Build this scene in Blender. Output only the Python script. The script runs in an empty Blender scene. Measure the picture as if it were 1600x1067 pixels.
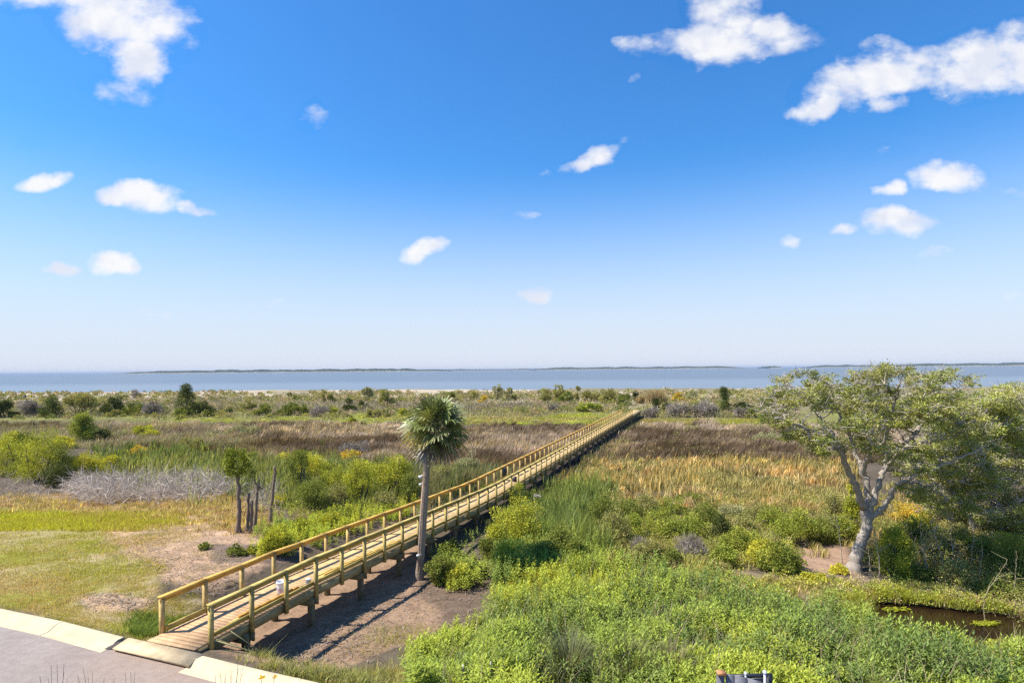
import bpy, math, random
import numpy as np
from mathutils import Vector, Matrix, Euler

random.seed(7)
RNG = np.random.default_rng(11)
R = math.radians
SC = bpy.context.scene
COL = SC.collection

# ------------------------------------------------------------------ camera
H = 6.42                      # eye height above the road
FPX = 889.0                   # focal length in photo pixels (1600 wide)
ROLL = 0.0088
UC, VC = 800.0, 577.5         # where the level line of sight meets the picture
cam_d = bpy.data.cameras.new('camera')
cam = bpy.data.objects.new('camera', cam_d)
COL.objects.link(cam)
cam_d.sensor_width = 36.0
cam_d.lens = 36.0 * FPX / 1600.0
cam_d.shift_y = 44.0 / 1600.0
cam_d.clip_start = 0.1
cam_d.clip_end = 120000.0
cam.location = (0, 0, H)
cam.rotation_euler = (R(90), ROLL, 0)
SC.camera = cam

# ------------------------------------------------------------------ sun, sky, exposure
SUN_EL = R(55)
TO_SUN = Vector((-0.993, -0.12, 0)).normalized() * math.cos(SUN_EL) + Vector((0, 0, math.sin(SUN_EL)))
sun_d = bpy.data.lights.new('sun', 'SUN')
sun_d.energy = 4.8
sun_d.angle = R(0.5)
sun_d.color = (1.0, 0.945, 0.84)
sun = bpy.data.objects.new('sun', sun_d)
COL.objects.link(sun)
sun.rotation_euler = TO_SUN.to_track_quat('Z', 'Y').to_euler()
sun.location = (-60, -10, 90)

SC.view_settings.view_transform = 'Standard'
SC.view_settings.look = 'None'
SC.view_settings.exposure = 0.75
SC.view_settings.gamma = 1.0
SC.cycles.max_bounces = 7
SC.cycles.diffuse_bounces = 3
SC.cycles.transmission_bounces = 4
SC.cycles.transparent_max_bounces = 8
SC.cycles.use_denoising = False
SC.render.use_persistent_data = False


def px_tan(u, v):
    """photo pixel -> (X/Y, Z/Y) of the line of sight"""
    a = (np.asarray(u, float) - UC) / FPX
    b = (VC - np.asarray(v, float)) / FPX
    c, s = math.cos(ROLL), math.sin(ROLL)
    return a * c + b * s, -a * s + b * c


CLOUDS = [  # u, v, half width, half height, tilt (deg), strength : cumulus puffs as directions in the sky
    (185, 25, 130, 62, 18, 1.0), (215, 85, 62, 42, 30, 1.0), (190, 145, 58, 20, 8, .50), (60, -10, 110, 30, 5, .75),
    (62, 285, 48, 15, -8, .9), (232, 306, 66, 26, 4, 1.0), (176, 305, 32, 18, 0, .9), (300, 322, 34, 11, 16, .75),
    (94, 422, 30, 14, 2, 1.0), (175, 415, 46, 17, 2, 1.0), (664, 392, 42, 17, -14, 1.0), (838, 461, 36, 14, -6, 1.05),
    (930, 245, 56, 15, -24, .85), (1120, 68, 105, 36, -4, 1.0), (1130, 18, 66, 34, 10, .8), (1215, 55, 66, 30, 8, .95), (1000, 76, 40, 18, 24, .5),
    (1370, 120, 130, 38, -12, 1.0), (1290, 158, 60, 22, -28, .9), (1530, 102, 90, 50, -10, 1.0), (1620, 85, 90, 55, 0, 1.0), (1378, 78, 36, 18, 0, .6), (1388, 165, 40, 14, 5, .6),
    (1480, 278, 66, 24, 4, 1.0), (1394, 295, 28, 12, 0, .9), (1404, 347, 60, 22, 0, 1.0), (1312, 356, 26, 9, -8, .6),
    (1240, 378, 22, 10, -4, .6), (490, 185, 24, 26, 0, .28), (45, 229, 24, 10, -8, .34), (990, 121, 12, 7, 0, .35),
    (220, 487, 54, 8, 6, .30), (1100, 548, 40, 7, 0, .30), (1450, 400, 40, 8, -10, .22), (815, 336, 28, 6, 0, .2),
    (1300, 455, 44, 8, 0, .2), (400, 470, 40, 8, 0, .14), (685, 472, 20, 8, 0, .2), (1590, 300, 24, 8, 0, .25), (1580, 465, 30, 8, 0, .3),
    (1380, 240, 50, 12, -8, .16), (860, 272, 16, 8, 0, .25),
]


def build_world():
    w = bpy.data.worlds.new('World')
    SC.world = w
    w.use_nodes = True
    nt = w.node_tree
    nt.nodes.clear()
    N, L = nt.nodes.new, nt.links.new

    def math_n(op, a, b=None, c=None):
        n = N('ShaderNodeMath'); n.operation = op
        for i, x in enumerate((a, b, c)):
            if x is None: continue
            if isinstance(x, (int, float)): n.inputs[i].default_value = x
            else: L(x, n.inputs[i])
        return n.outputs[0]

    out = N('ShaderNodeOutputWorld'); bg = N('ShaderNodeBackground')
    sky = N('ShaderNodeTexSky'); sky.sky_type = 'NISHITA'; sky.sun_disc = False
    sky.sun_elevation = SUN_EL; sky.sun_rotation = math.atan2(TO_SUN.x, TO_SUN.y) % (2 * math.pi)
    sky.air_density = 1.15; sky.dust_density = 0.55; sky.ozone_density = 2.2
    geo = N('ShaderNodeNewGeometry')
    sep = N('ShaderNodeSeparateXYZ'); L(geo.outputs['Incoming'], sep.inputs[0])
    # direction of sight = -Incoming
    dx = math_n('MULTIPLY', sep.outputs[0], -1.0); dy = math_n('MULTIPLY', sep.outputs[1], -1.0); dz = math_n('MULTIPLY', sep.outputs[2], -1.0)
    hs = N('ShaderNodeHueSaturation'); hs.inputs['Saturation'].default_value = 1.22; hs.inputs['Value'].default_value = 1.0
    L(sky.outputs[0], hs.inputs['Color'])
    tint = N('ShaderNodeMix'); tint.data_type = 'RGBA'; tint.blend_type = 'MULTIPLY'; tint.inputs[0].default_value = 1.0
    L(hs.outputs[0], tint.inputs[6]); tint.inputs[7].default_value = (0.44, 0.88, 1.20, 1)
    dys = math_n('MAXIMUM', dy, 0.05)
    tx = math_n('DIVIDE', dx, dys); tz = math_n('DIVIDE', dz, dys)
    front = math_n('GREATER_THAN', dy, 0.06)
    comb = N('ShaderNodeCombineXYZ'); L(tx, comb.inputs[0]); L(tz, comb.inputs[1])
    wn = N('ShaderNodeTexNoise'); wn.noise_dimensions = '2D'; wn.inputs['Scale'].default_value = 15.0; wn.inputs['Detail'].default_value = 6.0
    L(comb.outputs[0], wn.inputs['Vector'])
    wsep = N('ShaderNodeSeparateColor'); L(wn.outputs['Color'], wsep.inputs[0])
    wx = math_n('MULTIPLY_ADD', wsep.outputs[0], 0.046, -0.023); wz = math_n('MULTIPLY_ADD', wsep.outputs[1], 0.034, -0.017)
    px = math_n('ADD', tx, wx); pz = math_n('ADD', tz, wz)
    acc = None
    for (u, v, a, b, t, s) in CLOUDS:
        cx, cz = px_tan(u, v)
        a, b = a / FPX * 1.12, b / FPX * 1.25
        ca, sa = math.cos(R(-t)), math.sin(R(-t))
        ex = math_n('SUBTRACT', px, float(cx)); ez = math_n('SUBTRACT', pz, float(cz))
        # rotate into the ellipse's own axes
        q = math_n('ADD', math_n('MULTIPLY', ex, ca / a), math_n('MULTIPLY', ez, sa / a))
        p = math_n('ADD', math_n('MULTIPLY', ex, -sa / b), math_n('MULTIPLY', ez, ca / b))
        r2 = math_n('ADD', math_n('MULTIPLY', q, q), math_n('MULTIPLY', p, p))
        m = math_n('MAXIMUM', math_n('MULTIPLY_ADD', r2, -s, s), 0.0)
        acc = m if acc is None else math_n('MAXIMUM', acc, m)
    dn = N('ShaderNodeTexNoise'); dn.noise_dimensions = '2D'; dn.inputs['Scale'].default_value = 17.0; dn.inputs['Detail'].default_value = 8.0; dn.inputs['Roughness'].default_value = 0.58
    mp = N('ShaderNodeMapping'); mp.inputs['Scale'].default_value = (0.75, 1.25, 1); L(comb.outputs[0], mp.inputs[0]); L(mp.outputs[0], dn.inputs['Vector'])
    dens = math_n('ADD', acc, math_n('MULTIPLY_ADD', dn.outputs['Fac'], 1.5, -0.93))
    dens = math_n('MULTIPLY', dens, math_n('GREATER_THAN', acc, 0.0))
    mr = N('ShaderNodeMapRange'); mr.interpolation_type = 'SMOOTHSTEP'
    mr.inputs['From Min'].default_value = -0.05; mr.inputs['From Max'].default_value = 0.78
    L(dens, mr.inputs[0])
    fac = math_n('MULTIPLY', math_n('MULTIPLY', mr.outputs[0], front), 0.97)
    # cloud colour: white with slightly lilac undersides from a slow noise
    cn = N('ShaderNodeTexNoise'); cn.noise_dimensions = '2D'; cn.inputs['Scale'].default_value = 14.0; cn.inputs['Detail'].default_value = 4.0
    L(comb.outputs[0], cn.inputs['Vector'])
    cr = N('ShaderNodeValToRGB'); cr.color_ramp.elements[0].position = 0.36; cr.color_ramp.elements[0].color = (4.7, 4.9, 5.55, 1)
    cr.color_ramp.elements[1].position = 0.58; cr.color_ramp.elements[1].color = (5.8, 5.8, 5.9, 1)
    L(cn.outputs['Fac'], cr.inputs[0])
    # thin white veil hugging the horizon
    veil = N('ShaderNodeMapRange'); veil.interpolation_type = 'SMOOTHSTEP'
    veil.inputs['From Min'].default_value = 0.0; veil.inputs['From Max'].default_value = 0.35
    veil.inputs['To Min'].default_value = VEIL0; veil.inputs['To Max'].default_value = 0.0
    L(dz, veil.inputs[0])
    vm = N('ShaderNodeMix'); vm.data_type = 'RGBA'; L(veil.outputs[0], vm.inputs[0]); L(tint.outputs[2], vm.inputs[6]); vm.inputs[7].default_value = VEILC
    mx = N('ShaderNodeMix'); mx.data_type = 'RGBA'; L(fac, mx.inputs[0]); L(vm.outputs[2], mx.inputs[6]); L(cr.outputs[0], mx.inputs[7])
    L(mx.outputs[2], bg.inputs[0]); bg.inputs[1].default_value = 0.10
    L(bg.outputs[0], out.inputs[0])


VEIL0 = 0.92
VEILC = (4.65, 4.85, 5.6, 1)
build_world()


# ------------------------------------------------------------------ small maths
def smooth(a, b, x):
    t = np.clip((np.asarray(x, float) - a) / (b - a), 0, 1)
    return t * t * (3 - 2 * t)


def _hash(ix, iy, seed):
    h = (ix.astype(np.int64) * 374761393 + iy.astype(np.int64) * 668265263 + seed * 974634777) & 0xFFFFFFFF
    h = ((h ^ (h >> 13)) * 1274126177) & 0xFFFFFFFF
    return ((h ^ (h >> 16)) & 0xFFFF) / 65535.0


def vnoise(x, y, seed=0, octaves=3):
    x = np.asarray(x, float); y = np.asarray(y, float)
    tot = np.zeros(np.broadcast(x, y).shape); amp, s = 1.0, 0.0
    for o in range(octaves):
        fx, fy = x * 2 ** o, y * 2 ** o
        ix, iy = np.floor(fx), np.floor(fy)
        tx, ty = fx - ix, fy - iy
        tx = tx * tx * (3 - 2 * tx); ty = ty * ty * (3 - 2 * ty)
        a = _hash(ix, iy, seed + o); b = _hash(ix + 1, iy, seed + o); c = _hash(ix, iy + 1, seed + o); d = _hash(ix + 1, iy + 1, seed + o)
        tot += amp * ((a * (1 - tx) + b * tx) * (1 - ty) + (c * (1 - tx) + d * tx) * ty)
        s += amp; amp *= 0.5
    return tot / s


def inpoly(poly, x, y):
    x = np.asarray(x, float); y = np.asarray(y, float)
    r = np.zeros(x.shape, bool)
    n = len(poly)
    for i in range(n):
        x0, y0 = poly[i]; x1, y1 = poly[(i + 1) % n]
        if y0 == y1: continue
        c = ((y0 > y) != (y1 > y)) & (x < (x1 - x0) * (y - y0) / (y1 - y0) + x0)
        r ^= c
    return r


def project(X, Y, Z):
    X = np.asarray(X, float); Y = np.maximum(np.asarray(Y, float), 0.3); Z = np.asarray(Z, float) - H
    c, s = math.cos(ROLL), math.sin(ROLL)
    return UC + FPX * (X * c - Z * s) / Y, VC - FPX * (X * s + Z * c) / Y


# ------------------------------------------------------------------ lie of the land
BD = np.array([0.329, 0.944]); BD = BD / np.linalg.norm(BD)          # the way the boardwalk runs
BN = np.array([BD[1], -BD[0]])                                        # to its right
B0 = np.array([-8.47, 13.74])                                         # left edge of the deck at its road end
BW = 1.44                                                             # deck width
BL = 88.0
S0 = -0.42                                                            # deck starts here
DECK_S = np.array([-1, 0.0, 3.7, 7.4, 12.3, 18.4, 30, 48, 88, 100])
DECK_Z = np.array([.16, .15, .08, -.10, -.35, -.60, -.63, -.60, -.64, -.64])
CURB = np.array([(-60., 30.5), (-30., 20.9), (-18.5, 16.95), (-13.9, 15.35), (-11.5, 14.5), (-9.37, 13.62), (-7.05, 12.72), (-5.5, 12.1), (-3.55, 11.38), (1, 9.75), (8, 7.2), (30, -0.8), (60, -12)])
CA = np.array([-0.36, -1.0]); CN_ = np.array([0.345, 0.939])           # unit normal off the road


def deck_z(s): return np.interp(s, DECK_S, DECK_Z)


def curb_dist(X, Y):
    """signed distance behind the back of the curb (positive on the lawn side)"""
    yc = np.interp(X, CURB[:, 0], CURB[:, 1])
    return (Y - yc) * 0.94


def bcoord(X, Y):
    rx, ry = X - B0[0], Y - B0[1]
    return rx * BD[0] + ry * BD[1], rx * BN[0] + ry * BN[1]           # s, lat


POND_C = None


def terrain(X, Y):
    X = np.asarray(X, float); Y = np.asarray(Y, float)
    c = curb_dist(X, Y)
    s, lat = bcoord(X, Y)
    zl = 0.02 - 0.95 * smooth(0.5, 15, c) - 0.85 * smooth(12, 34, c)
    zr = 0.02 - 1.08 * smooth(0.25, 2.6, c) - 0.25 * smooth(3, 9, c) - 0.48 * smooth(8, 28, c)
    w = smooth(-3.2, 0.2, lat)
    z = zl * (1 - w) + zr * w
    z = z + 0.10 * (vnoise(X * 0.35, Y * 0.35, 5, 3) - 0.5) * smooth(0.3, 3, c)
    yb = Y + 0.16 * X
    bump = vnoise(X * 0.06 + 3, Y * 0.06, 9, 3)
    z = z + smooth(92, 128, yb) * (0.75 + 1.0 * (bump - 0.4)) + .75 * smooth(165, 195, yb) * smooth(-150, -60, X) 
    z = z - 4.6 * smooth(192, 232, yb)
    z = np.where(c < 0, -0.10, z)
    if POND_C is not None:
        m = np.clip(pond_mask(X, Y), 0, 1)
        z = z * (1 - m) - 2.25 * m
    return z


def at(u, v, it=14):
    """photo pixel -> the point of the ground it shows"""
    tx, tz = px_tan(u, v)
    tz = np.minimum(tz, -0.012)
    z = np.full(np.shape(tx), -1.0)
    for k in range(it):
        Y = (z - H) / tz
        zn = terrain(tx * Y, Y)
        z = 0.5 * z + 0.5 * zn
    Y = (z - H) / tz
    return tx * Y, Y, z


POND_PX = [(1352, 940), (1385, 943), (1440, 947), (1500, 954), (1560, 960), (1600, 966), (1612, 1002), (1570, 1018), (1500, 1014), (1450, 1014), (1410, 1000), (1375, 976)]
_tx, _tz = px_tan([p[0] for p in POND_PX], [p[1] for p in POND_PX])
POND_Z = -1.66
_Y = (POND_Z - H) / _tz
POND = list(zip(_tx * _Y, _Y))


def pond_mask(X, Y):
    cx = np.mean([p[0] for p in POND]); cy = np.mean([p[1] for p in POND])
    best = np.full(np.shape(X), -9.0)
    P = np.array(POND)
    ins = inpoly(POND, X, Y)
    d = np.full(np.shape(X), 99.0)
    for i in range(len(P)):
        a, b = P[i], P[(i + 1) % len(P)]
        ab = b - a
        t = np.clip(((X - a[0]) * ab[0] + (Y - a[1]) * ab[1]) / (ab @ ab), 0, 1)
        d = np.minimum(d, np.hypot(X - a[0] - t * ab[0], Y - a[1] - t * ab[1]))
    sd = np.where(ins, d, -d)
    return smooth(-0.35, 0.2, sd)


POND_C = True


# ------------------------------------------------------------------ mesh helpers
def tag(o, label=None, cat=None, group=None, kind=None):
    if label: o['label'] = label
    if cat: o['category'] = cat
    if group: o['group'] = group
    if kind: o['kind'] = kind
    return o


def empty(name, loc, label, cat, group=None):
    o = bpy.data.objects.new(name, None)
    COL.objects.link(o)
    o.location = loc
    o.empty_display_size = 0.2
    tag(o, label, cat, group)
    return o


class Geo:
    """collects vertices, faces and colours and links them as ONE mesh object"""
    def __init__(s):
        s.V, s.Q, s.T, s.C, s.n = [], [], [], [], 0

    def add(s, V, quads=None, tris=None, col=None):
        V = np.asarray(V, float).reshape(-1, 3)
        if quads is not None and len(quads): s.Q.append(np.asarray(quads, np.int64).reshape(-1, 4) + s.n)
        if tris is not None and len(tris): s.T.append(np.asarray(tris, np.int64).reshape(-1, 3) + s.n)
        if col is None: col = np.ones((len(V), 3)) * 0.5
        col = np.asarray(col, float)
        if col.ndim == 1: col = np.tile(col, (len(V), 1))
        s.V.append(V); s.C.append(col); s.n += len(V)

    def box(s, c, ax, ay, az, col=None):
        """box centred at c with half-axis vectors"""
        c = np.asarray(c, float)
        ax, ay, az = (np.asarray(a, float) for a in (ax, ay, az))
        V = [c + i * ax + j * ay + k * az for k in (-1, 1) for j in (-1, 1) for i in (-1, 1)]
        F = [(0, 2, 3, 1), (4, 5, 7, 6), (0, 1, 5, 4), (2, 6, 7, 3), (0, 4, 6, 2), (1, 3, 7, 5)]
        s.add(V, F, None, col)

    def beam(s, p, q, w, h, col=None, up=(0, 0, 1)):
        p, q = np.asarray(p, float), np.asarray(q, float)
        d = q - p; L = np.linalg.norm(d); d = d / L
        side = np.cross(d, up); side /= np.linalg.norm(side)
        u2 = np.cross(side, d)
        s.box((p + q) / 2, d * L / 2, side * w / 2, u2 * h / 2, col)

    def tube(s, path, rad, sides=7, col=None, cap=True):
        path = np.asarray(path, float); n = len(path)
        rad = np.broadcast_to(np.asarray(rad, float), (n,))
        t = np.gradient(path, axis=0)
        t /= np.maximum(np.linalg.norm(t, axis=1, keepdims=True), 1e-9)
        ref = np.array([0.31, 0.95, 0.05])
        a = np.cross(t, ref); a /= np.maximum(np.linalg.norm(a, axis=1, keepdims=True), 1e-6)
        b = np.cross(t, a)
        ang = np.linspace(0, 2 * math.pi, sides, endpoint=False)
        V = path[:, None, :] + rad[:, None, None] * (np.cos(ang)[None, :, None] * a[:, None, :] + np.sin(ang)[None, :, None] * b[:, None, :])
        V = V.reshape(-1, 3)
        i = np.arange(n - 1)[:, None] * sides; j = np.arange(sides)[None, :]; k = (j + 1) % sides
        Q = np.stack([i + j, i + k, i + sides + k, i + sides + j], -1).reshape(-1, 4)
        T = []
        if cap:
            V = np.vstack([V, path[-1:] + t[-1:] * rad[-1] * 0.3])
            e = len(V) - 1; o = (n - 1) * sides
            T = [(o + m, o + (m + 1) % sides, e) for m in range(sides)]
        s.add(V, Q, T, col)

    def leaves(s, P, D, Nn, L, W, col):
        """elongated four-cornered leaves"""
        P, D, Nn = np.asarray(P, float), np.asarray(D, float), np.asarray(Nn, float)
        n = len(P)
        D = D / np.maximum(np.linalg.norm(D, axis=1, keepdims=True), 1e-9)
        S = np.cross(D, Nn); S /= np.maximum(np.linalg.norm(S, axis=1, keepdims=True), 1e-9)
        L = np.broadcast_to(np.asarray(L, float), (n,))[:, None]; W = np.broadcast_to(np.asarray(W, float), (n,))[:, None]
        U = np.cross(S, D)
        V = np.stack([P, P + D * L * .5 + S * W * .5 + U * L * .06, P + D * L, P + D * L * .5 - S * W * .5 + U * L * .06], 1).reshape(-1, 3)
        Q = np.arange(4 * n).reshape(n, 4)
        col = np.asarray(col, float)
        if col.ndim == 1: col = np.tile(col, (n, 1))
        s.add(V, Q, None, np.repeat(col, 4, 0))

    def blades(s, P, h, w, lean, ang, col, seg=1, tipcol=None, tipw=0.12):
        """upright grass blades from roots P, leaning by the vector lean at the tip"""
        P = np.asarray(P, float); n = len(P)
        h = np.broadcast_to(np.asarray(h, float), (n,)); w = np.broadcast_to(np.asarray(w, float), (n,))
        S = np.stack([np.cos(ang), np.sin(ang), np.zeros(n)], 1)
        tip = P + np.concatenate([lean, h[:, None]], 1)
        col = np.asarray(col, float)
        if col.ndim == 1: col = np.tile(col, (n, 1))
        tc = col if tipcol is None else tipcol
        if seg == 1:
            V = np.stack([P - S * w[:, None] / 2, P + S * w[:, None] / 2, tip], 1).reshape(-1, 3)
            s.add(V, None, np.arange(3 * n).reshape(n, 3), np.stack([col, col, tc], 1).reshape(-1, 3))
        else:
            mid = P + np.concatenate([lean * 0.28, h[:, None] * 0.58], 1)
            V = np.stack([P - S * w[:, None] / 2, P + S * w[:, None] / 2, mid + S * w[:, None] * .42, mid - S * w[:, None] * .42,
                          tip + S * w[:, None] * tipw / 2, tip - S * w[:, None] * tipw / 2], 1).reshape(-1, 3)
            b = np.arange(n)[:, None] * 6
            Q = np.concatenate([b + np.array([[0, 1, 2, 3]]), b + np.array([[3, 2, 4, 5]])], 0)
            cm = col * 0.5 + tc * 0.5
            s.add(V, Q, None, np.stack([col, col, cm, cm, tc, tc], 1).reshape(-1, 3))

    def build(s, name, m, parent=None, smooth_=False, loc=None):
        V = np.concatenate(s.V).astype(np.float32) if s.V else np.zeros((0, 3), np.float32)
        C = np.concatenate(s.C).astype(np.float32)
        if m in (M_LEAF, M_GRASS): C = C * (np.array([1.27, 1.17, 1.0], np.float32) if m is M_LEAF else np.array([1.20, 1.10, 1.05], np.float32))
        off = None
        if parent is not None:
            off = np.array(parent.matrix_basis.translation)
            if parent.parent is not None: off = off + np.array(parent.parent.matrix_basis.translation)
        if loc is not None: off = np.array(loc, float)
        if off is not None: V = V - off.astype(np.float32)
        Q = np.concatenate(s.Q) if s.Q else np.zeros((0, 4), np.int64)
        T = np.concatenate(s.T) if s.T else np.zeros((0, 3), np.int64)
        me = bpy.data.meshes.new(name)
        me.vertices.add(len(V)); me.vertices.foreach_set('co', V.ravel())
        me.loops.add(Q.size + T.size); me.loops.foreach_set('vertex_index', np.concatenate([Q.ravel(), T.ravel()]).astype(np.int32))
        me.polygons.add(len(Q) + len(T))
        st = np.concatenate([np.arange(len(Q)) * 4, Q.size + np.arange(len(T)) * 3]).astype(np.int32)
        me.polygons.foreach_set('loop_start', st)
        if smooth_: me.polygons.foreach_set('use_smooth', np.ones(len(st), bool))
        me.update(calc_edges=True)
        ca = me.color_attributes.new('Col', 'FLOAT_COLOR', 'POINT')
        ca.data.foreach_set('color', np.concatenate([C, np.ones((len(C), 1), np.float32)], 1).ravel())
        me.materials.append(m)
        o = bpy.data.objects.new(name, me)
        COL.objects.link(o)
        if parent is not None: o.parent = parent
        if loc is not None and parent is None: o.location = loc
        return o


# ------------------------------------------------------------------ materials
def new_mat(name):
    m = bpy.data.materials.new(name)
    m.use_nodes = True
    nt = m.node_tree
    for n in list(nt.nodes):
        if n.type != 'OUTPUT_MATERIAL': nt.nodes.remove(n)
    out = [n for n in nt.nodes if n.type == 'OUTPUT_MATERIAL'][0]
    return m, nt, nt.nodes.new, nt.links.new, out


def plant_mat(name, trans=0.3, rough=0.75, spec=0.06, tboost=(1.15, 1.12, 0.55)):
    m, nt, N, L, out = new_mat(name)
    a = N('ShaderNodeAttribute'); a.attribute_name = 'Col'
    d = N('ShaderNodeBsdfDiffuse'); L(a.outputs['Color'], d.inputs['Color'])
    t = N('ShaderNodeBsdfTranslucent')
    mul = N('ShaderNodeMix'); mul.data_type = 'RGBA'; mul.blend_type = 'MULTIPLY'; mul.inputs[0].default_value = 1.0
    L(a.outputs['Color'], mul.inputs[6]); mul.inputs[7].default_value = (*tboost, 1); L(mul.outputs[2], t.inputs['Color'])
    mx = N('ShaderNodeMixShader'); mx.inputs[0].default_value = trans; L(d.outputs[0], mx.inputs[1]); L(t.outputs[0], mx.inputs[2])
    if spec == 0:
        L(mx.outputs[0], out.inputs[0]); return m
    g = N('ShaderNodeBsdfGlossy'); g.inputs['Roughness'].default_value = 0.45; g.inputs['Color'].default_value = (1, 1, 1, 1)
    m2 = N('ShaderNodeMixShader'); m2.inputs[0].default_value = spec; L(mx.outputs[0], m2.inputs[1]); L(g.outputs[0], m2.inputs[2])
    L(m2.outputs[0], out.inputs[0])
    return m


def surf_mat(name, base=None, rough=0.85, scale=8.0, amount=0.25, bump=0.3, bscale=None, stretch=(1, 1, 1), dark=None, spec=0.2, coord='Object'):
    """attribute or flat colour, broken up by procedural noise, with bump"""
    m, nt, N, L, out = new_mat(name)
    p = N('ShaderNodeBsdfPrincipled'); p.inputs['Roughness'].default_value = rough; p.inputs['Specular IOR Level'].default_value = spec
    tc = N('ShaderNodeTexCoord'); mp = N('ShaderNodeMapping'); mp.inputs['Scale'].default_value = stretch; L(tc.outputs[coord], mp.inputs[0])
    n1 = N('ShaderNodeTexNoise'); n1.inputs['Scale'].default_value = scale; n1.inputs['Detail'].default_value = 6; n1.inputs['Roughness'].default_value = .65; L(mp.outputs[0], n1.inputs['Vector'])
    mr = N('ShaderNodeMapRange'); mr.inputs['From Min'].default_value = .25; mr.inputs['From Max'].default_value = .75
    mr.inputs['To Min'].default_value = 1 - amount; mr.inputs['To Max'].default_value = 1 + amount; L(n1.outputs['Fac'], mr.inputs[0])
    if base is None:
        a = N('ShaderNodeAttribute'); a.attribute_name = 'Col'; src = a.outputs['Color']
    else:
        rgb = N('ShaderNodeRGB'); rgb.outputs[0].default_value = (*base, 1); src = rgb.outputs[0]
    vm = N('ShaderNodeVectorMath'); vm.operation = 'SCALE'; L(src, vm.inputs[0]); L(mr.outputs[0], vm.inputs['Scale'])
    L(vm.outputs[0], p.inputs['Base Color'])
    n2 = N('ShaderNodeTexNoise'); n2.inputs['Scale'].default_value = bscale or scale * 3; n2.inputs['Detail'].default_value = 5; L(mp.outputs[0], n2.inputs['Vector'])
    b = N('ShaderNodeBump'); b.inputs['Strength'].default_value = bump; b.inputs['Distance'].default_value = 0.05; L(n2.outputs['Fac'], b.inputs['Height']); L(b.outputs[0], p.inputs['Normal'])
    L(p.outputs[0], out.inputs[0])
    return m


M_LEAF = plant_mat('leaf', 0.28, spec=0.0)
M_GRASS = plant_mat('grass', 0.38, spec=0.0)
M_DRY = plant_mat('dry_stems', 0.2, spec=0.0, tboost=(1, 1, 0.9))
M_PALM = plant_mat('palm_frond', 0.25, spec=0.06)
M_BARK = surf_mat('bark', None, 0.9, 16, .30, .7, 40, (1, 1, .25), spec=.05)
M_GROUND = surf_mat('ground', None, 0.95, 2.6, .30, .9, 9.0, spec=.05)
M_WOOD = surf_mat('pine_boards', None, 0.75, 3.2, .34, .2, 45, (1, 1, 2.5), spec=.15)
M_ASPHALT = surf_mat('asphalt', None, 0.9, 5.0, .16, .5, 120, spec=.1)
M_CONC = surf_mat('concrete', None, 0.85, 4.5, .16, .3, 60, spec=.1)
M_PLASTIC = surf_mat('plastic', None, 0.4, 5, .04, .02, spec=.4)
M_METAL = surf_mat('painted_metal', None, 0.4, 6, .08, .03, spec=.5)


def L3(r, g, b):
    """sRGB 0-255 -> linear"""
    c = np.array([r, g, b]) / 255.0
    return np.where(c <= .04045, c / 12.92, ((c + .055) / 1.055) ** 2.4)


# ------------------------------------------------------------------ ground zones (traced on the ground, colours are the soil's / sward's own, save the painted deck shadow)
Z_LAWN = [(-900, 770), (0, 772), (250, 790), (330, 800), (330, 840), (245, 862), (250, 900), (245, 935), (330, 935), (246, 1002), (0, 946), (-900, 760)]
Z_DIRT1 = [(150, 812), (330, 800), (420, 842), (470, 850), (420, 880), (330, 925), (250, 905), (200, 862), (160, 848)]
Z_DIRT2 = [(118, 932), (180, 926), (240, 938), (232, 952), (190, 958), (140, 950)]
Z_DIRT3 = [(320, 1008), (400, 930), (640, 800), (668, 880), (735, 925), (762, 945), (690, 985), (620, 1010), (540, 1042), (480, 1056), (380, 1030)]
Z_MUD = [(655, 880), (700, 880), (770, 900), (780, 960), (730, 990), (690, 992), (690, 955), (655, 935)]
Z_MUD2 = [(420, 850), (560, 790), (700, 740), (740, 740), (620, 800), (520, 840), (440, 880), (330, 880), (330, 850)]
Z_STRAW = [(0, 770), (100, 772), (380, 775), (420, 790), (430, 830), (360, 840), (300, 812), (150, 800), (0, 792)]
Z_PATH = [(1170, 862), (1240, 856), (1310, 845), (1335, 880), (1345, 905), (1290, 905), (1240, 890), (1180, 885)]
Z_BANK = [(1060, 885), (1200, 895), (1320, 895), (1420, 905), (1560, 935), (1640, 950), (1640, 975), (1560, 960), (1440, 945), (1350, 935), (1200, 930), (1080, 905)]


def zone_w(poly, U, V, soft):
    """membership with a noisy edge: jittered tests averaged"""
    acc = 0.0
    for k in range(4):
        acc = acc + inpoly(poly, U + soft * (vnoise(U * .05 + 9 * k, V * .09, 31 + k, 3) - .5) * 2, V + soft * .45 * (vnoise(U * .05, V * .09 + 7 * k, 61 + k, 3) - .5) * 2)
    return acc / 4.0


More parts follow.
